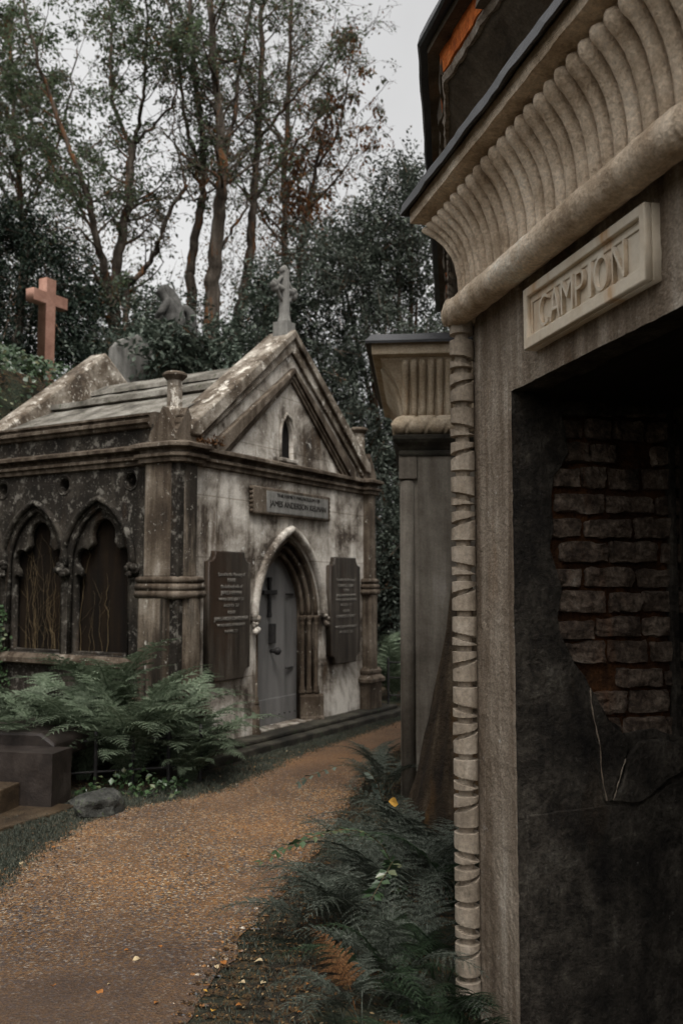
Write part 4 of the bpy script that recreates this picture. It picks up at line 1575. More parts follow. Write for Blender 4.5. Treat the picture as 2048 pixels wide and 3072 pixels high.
obj("pedestal", bm, 'headstone', st, bevel=.02)

# pale plastic bottle caught in the ivy
bp = at(160, 1172, 11.9)
bm = bmesh.new()
lathe(bm, [(.02, -.1), (.04, -.095), (.042, .04), (.038, .06), (.016, .10), (.016, .12)], (0, 0), 14)
o = obj("plastic_bottle", bm, 'plastic', None, True)
o.location = bp
o.rotation_euler = (.2, PI / 2 + .15, -.3)
tag(o, "pale blue plastic bottle lying in the ivy above the back gable", "bottle")

# ================================================================== LEAVES AND FERNS


class Leaves:
    def __init__(self):
        self.v, self.f = [], []

    def add(self, p, s, el=1.8, d=None, up=None, bend=0.0):
        """one small leaf: a folded rhombus of length s*el"""
        if d is None:
            d = Vector((rnd.gauss(0, 1), rnd.gauss(0, 1), rnd.gauss(-.2, .8)))
        d = d.normalized()
        u = up or Vector((rnd.gauss(0, .6), rnd.gauss(0, .6), 1))
        sd = d.cross(u)
        if sd.length < 1e-4:
            sd = Vector((1, 0, 0))
        sd.normalize()
        n_ = sd.cross(d)
        i = len(self.v)
        h = s * .5
        self.v += [tuple(p), tuple(p + d * s * el * .45 + sd * h + n_ * bend * s), tuple(p + d * s * el), tuple(p + d * s * el * .45 - sd * h + n_ * bend * s)]
        self.f += [(i, i + 1, i + 2, i + 3)]

    def obj(self, name, mat, parent=None):
        me = bpy.data.meshes.new(name)
        me.from_pydata(self.v, [], self.f)
        return link(name, me, mat, parent)


def frond_mesh(kind, L, a0, a1, npair, wmax, seed):
    """kind 0: shield fern (once divided, toothed); 1: bracken (twice divided). Grows from origin in +x, arching."""
    r = random.Random(seed)
    V, Fc = [], []
    N = 40
    pts = [Vector((0, 0, 0))]
    side_w = r.uniform(-.25, .25)
    tang = []
    yaw = 0
    for i in range(N):
        t = i / N
        a = math.radians(a0 + (a1 - a0) * t ** 1.25)
        yaw = side_w * t * t
        T = Vector((math.sin(a) * math.cos(yaw), math.sin(a) * math.sin(yaw), math.cos(a)))
        tang.append(T)
        pts.append(pts[-1] + T * L / N)
    tang.append(tang[-1])

    def P(t):
        x = t * N
        i = min(int(x), N - 1)
        return pts[i].lerp(pts[i + 1], x - i), tang[i]

    def quad(a, b_, c, d):
        i = len(V)
        V.extend([tuple(a), tuple(b_), tuple(c), tuple(d)])
        Fc.append((i, i + 1, i + 2, i + 3))
    # rachis
    for i in range(0, N, 2):
        T = tang[i]
        S = Vector((0, 0, 1)).cross(T)
        S = S.normalized() if S.length > .01 else Vector((0, 1, 0))
        w0 = L * .006 * (1 - i / N) + .0008
        w1 = L * .006 * (1 - (i + 2) / N) + .0008
        quad(pts[i] - S * w0, pts[i] + S * w0, pts[i + 2] + S * w1, pts[i + 2] - S * w1)
        Nn = T.cross(S)
        quad(pts[i] - Nn * w0, pts[i] + Nn * w0, pts[i + 2] + Nn * w1, pts[i + 2] - Nn * w1)
    st_ = .14 if kind == 0 else .30
    for k in range(npair):
        t = st_ + (1 - st_) * (k + .3) / npair
        u = (t - st_) / (1 - st_)
        if kind == 0:
            w = wmax * (math.sin(PI * min(1, .16 + u * .86)) ** .75) * (1 - .25 * u)
        else:
            w = wmax * (1 - u) ** .85 * (.75 + .25 * min(1, u * 5))
        w = max(w, wmax * .05)
        p, T = P(t)
        Sd = Vector((0, 0, 1)).cross(T)
        Sd = Sd.normalized() if Sd.length > .01 else Vector((0, 1, 0))
        Nn = T.cross(Sd)
        for sg in (-1, 1):
            fwd = math.radians((14 if kind == 0 else 24) + 26 * u + r.uniform(-5, 5))
            D = (Sd * sg * math.cos(fwd) + T * math.sin(fwd)).normalized()
            lift = r.uniform(-.1, .16) + (.1 if kind == 0 else .05)
            D = (D + Nn * lift).normalized()
            droop = (.28 if kind == 0 else .38) * r.uniform(.6, 1.3)
            E_ = D.cross(Nn).normalized() * (1 if sg > 0 else -1)
            ww = w * r.uniform(.9, 1.06)
            if kind == 0:
                m_ = 7
                hw = min(ww * .17, L * .55 / npair)
                for j in range(m_):
                    s0, s1 = j / m_, (j + 1) / m_
                    c0 = p + D * ww * s0 - Vector((0, 0, 1)) * droop * ww * s0 * s0
                    c1 = p + D * ww * s1 - Vector((0, 0, 1)) * droop * ww * s1 * s1
                    h0 = hw * (1 - s0) ** .6
                    h1 = hw * (1 - s1 * .93) ** .6
                    for q in (-1, 1):
                        quad(c0, c0 + E_ * q * h0 * .7 + D * ww * .03, c0 + E_ * q * (h0 + h1) * .5 + D * ww * (s1 - s0) * .85, c1)
            else:
                m_ = max(4, int(ww / .0105))
                for j in range(m_):
                    s0 = (j + .2) / m_
                    c0 = p + D * ww * s0 - Vector((0, 0, 1)) * droop * ww * s0 * s0
                    pl = ww * .135 * (1 - s0) ** .75 + .003
                    bw = min(ww / m_ * .36, .0038)
                    for q in (-1, 1):
                        dd = (E_ * q * .9 + D * .42 + Vector((0, 0, 1)) * r.uniform(-.25, .12)).normalized()
                        sd = D
                        m1 = c0 + dd * pl * .55
                        e = c0 + dd * pl - Vector((0, 0, pl * .18))
                        quad(c0 - sd * bw * .8, m1 - sd * bw, e, m1 + sd * bw)
                        if pl > .02:
                            quad(c0 - sd * bw * .8, m1 + sd * bw, c0 + sd * bw * .8, c0)
                # midrib
                c1 = p + D * ww - Vector((0, 0, droop * ww))
                cm = p + D * ww * .5 - Vector((0, 0, droop * ww * .25))
                hb_ = .0012
                quad(p - E_ * hb_, p + E_ * hb_, cm + E_ * hb_, cm - E_ * hb_)
                quad(cm - E_ * hb_, cm + E_ * hb_, c1 + E_ * hb_ * .3, c1 - E_ * hb_ * .3)
    me = bpy.data.meshes.new("frond")
    me.from_pydata(V, [], Fc)
    return me


FERN = []
for i in range(8):
    me = frond_mesh(0, 1.0, rnd.uniform(4, 26), rnd.uniform(62, 122), 25, .17, 100 + i)
    me.materials.append(M['fern_green'])
    FERN.append(me)
BRK, BRKG, BRKB = [], [], []
for i in range(7):
    me = frond_mesh(1, 1.0, rnd.uniform(5, 25), rnd.uniform(88, 128), 15, .29, 200 + i)
    for lst, mt_ in ((BRK, 'bracken_grey'), (BRKG, 'bracken_green'), (BRKB, 'bracken_brown')):
        m2 = me.copy()
        m2.materials.append(M[mt_])
        lst.append(m2)


def fern(name, label, cat, loc, meshes, n, size, az=None, spread=PI, tilt=.2, group=None, lift=0.0):
    z = ground_h(loc[0], loc[1])
    t = thing(name, label, cat, (loc[0], loc[1], z + lift), 0, group)
    for k in range(n):
        me = rnd.choice(meshes)
        o = link("frond", me, None, t)
        base = az if az is not None else 0
        a = base + (spread * (2 * (k + rnd.uniform(.1, .9)) / n - 1))
        o.rotation_euler = (rnd.uniform(-.15, .15), rnd.uniform(-tilt, tilt), a)
        s = size * rnd.uniform(.72, 1.12)
        o.scale = (s, s, s)
        o.location = (rnd.uniform(-.05, .05), rnd.uniform(-.05, .05), -.02)
    return t


fern("shield_fern", "green fern at the far left of the clump by the blind windows", "fern", (-2.95, 7.75), FERN, 24, 1.02)
fern("shield_fern", "green fern behind the low tomb lid", "fern", (-2.52, 7.55), FERN, 25, 1.06)
fern("shield_fern", "bushy green fern below the window pier, spreading over the railing", "fern", (-2.12, 7.70), FERN, 27, 1.23)
fern("shield_fern", "broad green fern in the middle of the clump before the corner pilaster", "fern", (-1.72, 7.62), FERN, 27, 1.25)
fern("shield_fern", "green fern at the right end of the clump reaching toward the left tablet", "fern", (-1.36, 7.85), FERN, 25, 1.14)
fern("shield_fern", "tall upright fern against the dark wall beside the corner pilaster", "fern", (-2.02, 8.28), FERN, 20, 1.53, tilt=.1)
fern("shield_fern", "green fern under the left blind window sill", "fern", (-2.75, 8.35), FERN, 22, 1.31)
fern("shield_fern", "low fern leaning over the chapel platform", "fern", (-1.25, 7.62), FERN, 19, 0.74, az=-.2, spread=1.6)
fern("shield_fern", "green fern behind the right corner of the chapel", "fern", (.72, 12.9), FERN, 14, 1.25)
fern("shield_fern", "dark fern further back beyond the chapel's right corner", "fern", (1.3, 13.6), FERN, 12, 1.3)
fern("bracken", "pale bracken at the foot of the panelled tomb", "bracken", (.30, 7.15), BRK, 12, .62)
fern("bracken", "low bracken spilling on the path before the panelled tomb", "bracken", (.30, 7.9), BRK, 10, .5)

OUT = math.atan2(NR.y, NR.x)
for lab, loc, ml, n, sz, sp in (
        ("tall grey green bracken highest of the clump beside the roped shaft", (0.42, 5.1), BRK, 14, .80, 2.2),
        ("grey green bracken crowding the mossy trunk", (0.54, 4.75), BRK + BRKG[:2], 13, .74, 2.0),
        ("grey bracken arching out over the gravel halfway along the clump", (0.18, 4.55), BRK, 13, .80, 2.0),
        ("thin bracken leaning far over the gravel edge", (0.03, 4.15), BRK + BRKB[:1], 11, .72, 1.6),
        ("green bracken under the lower end of the roped shaft", (0.42, 4.2), BRKG + BRK[:3], 13, .62, 2.2),
        ("dark green bracken at the foot of the doorway jamb", (0.50, 3.62), BRKG, 10, .50, 1.9),
        ("grey bracken low in the middle of the near clump", (0.20, 3.85), BRK + BRKG[:2], 12, .56, 2.4),
        ("dead brown bracken frond cluster near the jamb", (0.34, 3.42), BRKB[:3] + BRKG + BRK[:2], 7, .46, 1.7),
        ("dark lush bracken filling the corner between the roped shaft and jamb foot", (.44, 3.75), BRKG + BRK[:2], 12, .6, 1.8),
        ("broad dark bracken spreading at the bottom edge before the doorway", (.24, 2.98), BRKG + BRKB[:2], 11, .46, 2.4),
        ("low green bracken nearest the camera beside the jamb", (0.38, 3.12), BRKG, 10, .44, 2.2),
        ("half dead bracken lying at the near edge of the gravel", (0.03, 3.55), BRK + BRKB[:1], 8, .46, 2.4)):
    fern("bracken", lab, "bracken", loc, ml, n, sz, OUT + (.25 if loc[1] < 4 else -.1), sp, .25)


# bramble with oval leaves
def bramble(label, stems, leafs, mat):
    t = thing("bramble", label, "bramble", stems[0][0])
    o0 = Vector(stems[0][0])
    bm = bmesh.new()
    lv = Leaves()
    for pl in stems:
        P = [Vector(p) - o0 for p in pl]
        P = bez(P, 4)
        tube(bm, P, [.0028 - .0018 * i / len(P) for i in range(len(P))], 5)
        for a, b_ in zip(P, P[1:]):
            nn = max(1, int((b_ - a).length / .028))
            for k in range(nn):
                p = a.lerp(b_, k / nn)
                for q in (-1, 1):
                    d = (b_ - a).cross(Vector((0, 0, 1))).normalized() * q + (b_ - a).normalized() * .6 + Vector((0, 0, rnd.uniform(-.4, .3)))
                    lv.add(p, leafs * rnd.uniform(.7, 1.2), 1.7, d, None, .12)
    obj("stem", bm, 'vine', t)
    lv.obj("leaves", mat, t)


bramble("leafy bramble stem arching out of the bracken over the gravel", [[(.30, 4.6, .05), (.2, 4.5, .35), (.02, 4.35, .47), (-.2, 4.2, .45), (-.38, 4.1, .38)], [(.30, 4.6, .05), (.25, 4.4, .3), (.2, 4.1, .36), (.12, 3.9, .3)]], .032, 'leaf_ivy')
bramble("leafy bramble tip above the tallest bracken", [[(.28, 5.3, .1), (.2, 5.2, .5), (.05, 5.1, .62), (-.12, 5.0, .6), (-.24, 4.95, .55)]], .032, 'leaf_shrub')

# low leafy plants at the rail foot
lv = Leaves()
for k in range(240):
    p = Vector((rnd.uniform(-2.0, -1.2), rnd.uniform(6.95, 7.35), 0))
    p.z = ground_h(p.x, p.y) + rnd.uniform(.01, .2) * max(0, 1 - abs(p.x + 1.6) * 1.6)
    lv.add(p, rnd.uniform(.022, .045), 1.3, None, None, .1)
o = lv.obj("ground_ivy", 'leaf_ivy')
tag(o, "patch of small ivy leaves at the foot of the fern clump", "ivy", kind='stuff')

# climbing stems on the blind windows
def wall_vine(label, c0, n, seed):
    r = random.Random(seed)
    bm = bmesh.new()
    base = ch(-HW + .15, c0, .95)
    for k in range(n):
        y = c0 + r.uniform(-.3, .3)
        z = .93
        P = []
        dr = r.uniform(-.05, .05)
        top = r.uniform(1.4, 2.25)
        while z < top:
            P.append(ch(-HW + .152, max(c0 - .29, min(c0 + .29, y)), z) - base)
            y += dr * .2 + r.gauss(0, .014)
            if abs(y - c0) > .27:
                dr, y = -dr, c0 + math.copysign(.27, y - c0)
            z += .06
        if len(P) > 2:
            r0 = r.uniform(.0018, .0048 if k < 2 else .0026)
            tube(bm, P, [r0 * (1 - .7 * i / len(P)) for i in range(len(P))], 5)
            for j in range(int(len(P) / 5)):
                q = r.choice(P[2:])
                e = []
                dy, dz = r.uniform(-.05, .05), r.uniform(.02, .05)
                for i in range(5):
                    w = q + Vector((VC.x, VC.y, 0)) * (dy * i + r.gauss(0, .006)) + Vector((0, 0, dz * i))
                    e.append(w)
                tube(bm, e, [.0015, .0014, .0012, .001, .0008], 4)
    o = obj("dead_vine", bm, 'vine', None)
    o.location = base
    tag(o, label, "vine")


wall_vine("single pale dead vine climbing the blind window nearest the corner", win_c[0] + .18, 5, 3)
wall_vine("tangle of brown dead vines on the left blind window", win_c[1], 20, 8)
lv = Leaves()
for k in range(420):
    y = 2.32 + rnd.gauss(0, .07)
    p = ch(-HW - rnd.uniform(.01, .07), y, .4 + 1.0 * rnd.random() ** 1.4)
    lv.add(p, rnd.uniform(.025, .045), 1.25, Vector((rnd.gauss(0, 1) - UC.x * .4, rnd.gauss(0, 1) - UC.y * .4, -.6)), Vector((-UC.x, -UC.y, .5)), .05)
tag(lv.obj("wall_ivy", 'leaf_ivy'), "thin ivy strand climbing the chapel wall at the left edge", "ivy")
# orange weed and moss tuft at the corner of the string course
lv = Leaves()
for k in range(160):
    p = ch(rnd.uniform(-1.62, -1.25), -.06 + rnd.gauss(0, .02), 2.91 + abs(rnd.gauss(0, .035)))
    lv.add(p, rnd.uniform(.012, .022), 2.2, Vector((rnd.gauss(0, 1), rnd.gauss(0, 1), .6)))
tag(lv.obj("wall_weed", 'bracken_brown'), "rusty little weed growing on the string course at the chapel corner", "weed")

# ================================================================== TREES


def tree(name, label, limbs, mats, density=1.0, blen=2.6, nb=12, leaf=.075, lpt=7, hang=.25, bstart=.22, seed=1, zmax=22, twig=1, yspread=1.0):
    """limbs: [(points, r0, r1)] in the world; grows branches, twigs and leaves from them"""
    r = random.Random(seed)
    root = Vector(limbs[0][0][0])
    t_ = thing(name, label, "tree", tuple(root))
    bm = bmesh.new()
    crowns = [Leaves() for _ in mats]

    def wob(p, d, L, n, amp, up):
        P = [p.copy()]
        d = d.normalized()
        for i in range(n):
            d = (d + Vector((r.gauss(0, amp), r.gauss(0, amp), r.gauss(0, amp) + up))).normalized()
            P.append(P[-1] + d * L / n)
        return P
    for pl, r0, r1 in limbs:
        P = [p - root for p in bez(pl, 6)]
        n = len(P)
        P = [p + Vector((r.gauss(0, .02), r.gauss(0, .04), 0)) for p in P]
        tube(bm, P, [r0 + (r1 - r0) * i / (n - 1) for i in range(n)], 9)
        L = sum((a - b_).length for a, b_ in zip(P, P[1:]))
        cnt = int(nb * L / 5)
        for k in range(cnt):
            t = bstart + (1 - bstart) * (k + r.random()) / cnt
            i = min(n - 2, int(t * (n - 1)))
            p = P[i].lerp(P[i + 1], r.random())
            if p.z + root.z > zmax:
                continue
            T = (P[i + 1] - P[i]).normalized()
            a = r.uniform(0, 2 * PI)
            d = T * r.uniform(.2, .7) + Vector((math.cos(a), math.sin(a) * yspread, r.uniform(.05, .6)))
            l1 = blen * r.uniform(.45, 1.1) * (1 - .45 * t)
            rr = (r0 + (r1 - r0) * t) * .34
            B = wob(p, d, l1, 7, .16, .05)
            tube(bm, B, [max(.007, rr * (1 - .8 * j / 7)) for j in range(8)], 5, False)
            for m_ in range(int(5 * twig) + 1):
                j = r.randint(2, 6)
                q = B[j].lerp(B[min(7, j + 1)], r.random())
                a = r.uniform(0, 2 * PI)
                d2_ = (B[j] - B[j - 1]).normalized() * .7 + Vector((math.cos(a), math.sin(a), r.uniform(-.4, .4))) * .9
                tl = l1 * r.uniform(.25, .5)
                Tw = wob(q, d2_, tl, 5, .25, -.06 * hang * 4)
                tube(bm, Tw, [max(.004, rr * .35 * (1 - .15 * jj)) for jj in range(6)], 3, False)
                for w in range(3):
                    q2 = r.choice(Tw[1:])
                    a = r.uniform(0, 2 * PI)
                    S = wob(q2, Vector((math.cos(a), math.sin(a), r.uniform(-.5, .3))), tl * .45, 3, .3, -.1)
                    tube(bm, S, [.006, .005, .004, .003], 3, False)
                    if r.random() > density:
                        continue
                    cr_i = min(len(mats) - 1, int(r.random() ** 1.5 * len(mats)))
                    for x in range(lpt):
                        s0 = r.choice(S).lerp(r.choice(S), r.random()) + Vector((r.gauss(0, .07), r.gauss(0, .07), r.gauss(0, .07)))
                        crowns[cr_i].add(s0, leaf * r.uniform(.6, 1.25), 1.9, Vector((r.gauss(0, 1), r.gauss(0, 1), r.gauss(-hang * 2, .6))), None, .1)
    obj("trunk", bm, 'bark', t_, True)
    for c_, m_ in zip(crowns, mats):
        if c_.f:
            c_.obj("crown", m_, t_)
    return t_


def pxl(Y, pts, dy=0.0, seed=0):
    r = random.Random(seed)
    out = []
    for i, (x, y) in enumerate(pts):
        out.append(at(x, y, Y + dy * i + r.uniform(-.25, .25)))
    return out


def base(Y, px, py=1130, h=None):
    p = at(px, py, Y)
    return Vector((p.x, p.y, ground_h(p.x, p.y) - .3))


def with_base(Y, pts, **k):
    P = pxl(Y, pts, **k)
    return [Vector((P[0].x, P[0].y, ground_h(P[0].x, P[0].y) - .4))] + P


tree("ash_tree", "tall loose green tree with forked rusty trunk left of the sky gap", [
    (with_base(19, [(345, 1000), (335, 900)]), 0.160, 0.128),
    (pxl(19, [(335, 900), (318, 830), (290, 720), (265, 600), (200, 420), (120, 200), (60, -50)], dy=-.2), 0.104, 0.024),
    (pxl(19, [(335, 900), (352, 780), (372, 670), (388, 560), (396, 440)], dy=.1), 0.120, 0.080),
    (pxl(19.4, [(396, 440), (345, 330), (335, 200), (330, 20), (300, -160)], dy=.2), 0.056, 0.016),
    (pxl(19.4, [(396, 440), (420, 370), (432, 250), (440, 100), (430, -100)], dy=-.2), 0.056, 0.016),
    (pxl(19.4, [(396, 440), (460, 380), (510, 320), (540, 230), (560, 120)], dy=-.15), 0.036, 0.012),
    (pxl(19, [(290, 720), (250, 640), (150, 480), (60, 300), (0, 200)], dy=.3), 0.040, 0.012)],
    ['leaf_green', 'leaf_green', 'leaf_dull'], density=1.0, blen=2.3, nb=16, leaf=.055, lpt=9, seed=3, bstart=.3, zmax=19)
tree("slender_tree", "slender bare leaning stem crossing the pale sky gap", [
    (with_base(18, [(380, 935), (415, 830), (470, 750), (505, 640), (560, 560)]), 0.068, 0.040),
    (pxl(18, [(560, 560), (590, 600), (640, 480), (660, 300)]), 0.024, 0.008),
    (pxl(18, [(560, 560), (540, 480), (520, 380), (530, 250)]), 0.028, 0.008)],
    ['leaf_dull'], density=.3, blen=1.3, nb=9, leaf=.05, lpt=3, seed=5, bstart=.4)
tree("forest_tree", "tall straight grey trunk at the left of the trunk cluster behind the chapel", [
    (with_base(20, [(575, 950), (572, 800), (600, 640), (612, 540), (598, 330), (575, 120), (570, -150)]), 0.136, 0.040),
    (pxl(20, [(612, 540), (560, 380), (540, 200), (500, 0)], dy=-.3), 0.056, 0.016)],
    ['leaf_green', 'leaf_dull'], density=.6, blen=1.9, nb=11, leaf=.052, lpt=6, seed=7, bstart=.5, zmax=19)
tree("forest_tree", "thickest pale barked trunk in the middle of the trunk cluster", [
    (with_base(19, [(635, 1000), (645, 800), (658, 620), (668, 540), (660, 350), (640, 180), (628, -120)]), 0.192, 0.064),
    (pxl(19, [(668, 500), (700, 360), (720, 200), (760, 0)], dy=.2), 0.072, 0.024),
    (pxl(19, [(645, 780), (690, 700), (740, 620), (760, 560)], dy=.3), 0.048, 0.016)],
    ['leaf_green', 'leaf_dull'], density=.6, blen=2.2, nb=11, leaf=.052, lpt=6, seed=9, bstart=.5, zmax=19)
tree("forest_tree", "rust stained trunk at the right of the trunk cluster", [
    (with_base(20.5, [(700, 1080), (725, 900), (750, 760), (760, 620), (772, 430), (782, 240), (790, 0), (800, -150)]), 0.152, 0.040),
    (pxl(20.5, [(762, 600), (830, 500), (880, 440), (930, 380), (980, 300)], dy=.2), 0.056, 0.012),
    (pxl(20.5, [(770, 430), (850, 330), (930, 240), (1000, 160)], dy=-.2), 0.048, 0.012)],
    ['leaf_dull', 'leaf_green'], density=.6, blen=2.2, nb=13, leaf=.05, lpt=6, seed=12, bstart=.5, zmax=19)
tree("russet_tree", "tree with russet dying leaves at the right edge of the wood", [
    (with_base(22, [(880, 1000), (900, 800), (920, 640), (950, 500), (980, 350)]), 0.104, 0.032),
    (pxl(22, [(920, 640), (990, 560), (1050, 480), (1080, 380)], dy=.2), 0.040, 0.010),
    (pxl(22, [(950, 500), (1010, 400), (1040, 250), (1060, 150)], dy=-.2), 0.040, 0.010)],
    ['leaf_russet', 'leaf_dull', 'leaf_russet'], density=.55, blen=1.9, nb=13, leaf=.075, lpt=5, hang=.6, seed=15, bstart=.3)
tree("forest_tree", "tall thin green crowned tree filling the top behind the trunk cluster", [
    (with_base(25, [(860, 1000), (850, 700), (860, 400), (870, 150), (880, -150)]), 0.128, 0.040),
    (pxl(25, [(855, 600), (930, 420), (990, 260), (1020, 100)], dy=.3), 0.056, 0.012),
    (pxl(25, [(858, 450), (760, 300), (700, 120), (660, -60)], dy=.3), 0.056, 0.012)],
    ['leaf_dull', 'leaf_green'], density=.7, blen=2.8, nb=13, leaf=.056, lpt=5, seed=18, bstart=.35, zmax=24)
tree("forest_tree", "green tree rising above the dark yew at the far left", [
    (with_base(22, [(60, 1000), (70, 760), (60, 560), (40, 330), (30, 60)]), 0.120, 0.040),
    (pxl(22, [(65, 650), (150, 500), (200, 330), (230, 150)], dy=.2), 0.048, 0.016),
    (pxl(22, [(60, 560), (-20, 420), (-80, 250)], dy=.2), 0.048, 0.016)],
    ['leaf_green', 'leaf_green', 'leaf_dull'], density=1.0, blen=2.9, nb=17, leaf=.06, lpt=9, seed=21, bstart=.15, zmax=19)


def clump_tree(name, label, blobs, n, leaf, mat, el=1.7, trunk=None, seed=1, hang=0.0, shell=.62):
    """dense evergreen: leaves gathered into many small sprays through the crown's volume"""
    r = random.Random(seed)
    root = Vector(trunk)
    t_ = thing(name, label, "tree" if "shrub" not in name else "shrub", tuple(root))
    lv = Leaves()
    bm = bmesh.new()
    tot = sum(b_[1][0] * b_[1][2] for b_ in blobs)
    for c_, rad in blobs:
        c_ = Vector(c_)
        k = int(n * rad[0] * rad[2] / tot / 26)
        tube(bm, [Vector((0, 0, -.2)), (c_ - root) * .5 + Vector((r.gauss(0, .1), 0, .1)), c_ - root], [.09, .06, .02], 6, False)
        for _ in range(k):
            while True:
                d = Vector((r.gauss(0, 1), r.gauss(0, 1), r.gauss(0, 1))).normalized()
                q = shell + (1 - shell) * r.random() ** .7
                if r.random() < .25:
                    q *= r.uniform(.5, 1)
                p = c_ + Vector((d.x * rad[0], d.y * rad[1], d.z * rad[2])) * q
                p += noise.noise_vector(p * .9) * .35 * min(rad)
                if noise.noise(p * 1.1 + Vector((seed, 0, 0))) > -.28:
                    break
            od = (d + Vector((r.gauss(0, .5), r.gauss(0, .5), r.gauss(.15 - hang, .5)))).normalized()
            sl_ = r.uniform(.16, .38)
            if r.random() < .35:
                tube(bm, [p - root - od * sl_, p - root, p - root + od * sl_], [.008, .006, .003], 3, False)
            for x in range(26):
                u = r.uniform(-1, 1)
                s0 = p + od * sl_ * u + Vector((r.gauss(0, .05), r.gauss(0, .05), r.gauss(0, .05)))
                ld = od * .5 + Vector((r.gauss(0, .8), r.gauss(0, .8), r.gauss(-hang, .6)))
                lv.add(s0 - root, leaf * r.uniform(.6, 1.25), el, ld, None, .12)
    obj("trunk", bm, 'bark', t_)
    lv.obj("crown", mat, t_)


def PB(px, py, Y, rx, ry, rz):
    return (at(px, py, Y), (rx, ry, rz))


clump_tree("yew_tree", "dark yew tree behind the pink granite cross", [PB(40, 1010, 15.5, 1.3, 1.2, 1.2), PB(60, 820, 16, 1.2, 1.1, 1.1), PB(-60, 720, 16, 1.1, 1, .9), PB(200, 930, 15.8, .7, .8, .75), PB(180, 1060, 15.5, .85, .9, .7), PB(300, 1080, 15.2, .5, .6, .5), PB(95, 690, 16, .55, .6, .5)],
           30000, .036, 'leaf_yew', 2.6, (-5.6, 15.6, 4.0), 4, .35, .5)
HX = 15.0
clump_tree("holly_tree", "huge dark evergreen tree right of the chapel gable", [
    PB(930, 1000, 17, 1.2, 1.4, 1.7), PB(1080, 820, 16.5, 1.1, 1.3, 1.3), PB(1200, 650, 16.5, .8, 1, 1.1), PB(1010, 760, 17.5, .8, 1, .8), PB(1250, 900, 16.5, 1.0, 1.2, 1.6),
    PB(1000, 1250, 16.5, 1.5, 1.4, 1.6), PB(1180, 1200, 15.5, 1.1, 1.2, 1.7), PB(1120, 1500, 15.5, 1.0, 1.1, 1.5), PB(1220, 1650, 15.0, 1.0, 1.2, 1.4), PB(1340, 1300, 16, .9, 1, 2.0), PB(1240, 520, 17, .45, .5, .55)],
    95000, .042, 'leaf_holly', 1.9, (1.0, 16.5, 0), 6, .1, .55)
clump_tree("holly_tree", "dark evergreen low behind the chapel's right corner", [PB(1150, 1900, 16, 1.3, 1, 1.2), PB(1280, 1850, 16, 1.2, 1, 1.5), PB(1060, 1750, 17, 1.2, 1, 1.5)], 12000, .06, 'leaf_holly', 1.8, (1.2, 16.4, 0), 8, .1, .5)
clump_tree("laurel_shrub", "grey green laurel shrub before the mourning statue", [PB(520, 1060, 13.4, .62, .5, .36), PB(640, 1080, 13.4, .5, .5, .33), PB(430, 1010, 14, .4, .4, .28)], 3600, .06, 'leaf_shrub', 2.2, (-2.3, 13.4, 3.6), 11, .2, .45)
clump_tree("laurel_shrub", "grey green shrub between the trunk cluster and the ridge cross", [PB(760, 1060, 14.5, .55, .5, .42), PB(700, 1000, 15, .5, .5, .5), PB(860, 940, 16, .7, .6, .7), PB(800, 880, 16.5, .5, .5, .5)], 5200, .05, 'leaf_shrub', 2.0, (-1.3, 14.5, 3.6), 13, .15, .4)
clump_tree("laurel_shrub", "thin shrub at the foot of the forked ash trunk", [PB(400, 960, 16, .8, .6, .6), PB(500, 930, 17, .7, .6, .5), PB(310, 1050, 14.5, .45, .4, .4)], 3600, .045, 'leaf_shrub', 2.0, (-3.2, 15.5, 3.7), 17, .15, .3)

clump_tree("holly_tree", "tall unseen evergreen added left of the chapel to block sky light", [((-8.0, 5.0, 3.0), (1.8, 2.2, 2.6)), ((-8.3, 5.5, 6.5), (1.7, 2.0, 2.2)), ((-8.0, 2.2, 4.2), (1.8, 1.8, 3.0))], 9000, .12, 'leaf_holly', 1.9, (-8.2, 5.0, 0), 61, .1, .5)  # out of view, added to cut light reaching the chapel side
clump_tree("holly_tree", "tall unseen evergreen added behind the viewpoint to block sky light", [((-6.0, -2.5, 3.0), (1.9, 2.0, 2.6)), ((-5.8, -2.2, 6.0), (1.6, 1.8, 2.0)), ((-3.2, -5.5, 3.2), (1.8, 1.8, 2.8))], 8000, .12, 'leaf_holly', 1.9, (-5.8, -2.4, 0), 62, .1, .5)  # also unseen, added to darken the low foreground

# far thicket beyond, reads as one mass
lv = Leaves()
bm = bmesh.new()
r_ = random.Random(31)
for k in range(1100):
    px, py = r_.uniform(-250, 1250), r_.uniform(520, 1080)
    if r_.random() < (800 - py) / 420:
        continue
    if 400 < px < 620 and py < 930 and r_.random() < .93:
        continue
    p = at(px, py, r_.uniform(27, 36))
    d = Vector((r_.gauss(0, .5), r_.gauss(0, .3), 1)).normalized()
    tube(bm, [p, p + d * .6 + Vector((r_.gauss(0, .1), 0, 0)), p + d * 1.3 + Vector((r_.gauss(0, .3), 0, 0))], [.014, .01, .004], 3, False)
    for x in range(20):
        lv.add(p + Vector((r_.gauss(0, .38), r_.gauss(0, .5), r_.gauss(.3, .38))), .075 * r_.uniform(.6, 1.2), 1.7)
far = lv.obj("far_thicket", 'leaf_dull')
tag(far, "far thicket of thin leafy trees closing the view behind the trunks", "thicket", kind='stuff')
me = bpy.data.meshes.new("twigs")
bm.to_mesh(me)
bm.free()
tag(link("twigs", me, 'bark', far), kind='stuff')

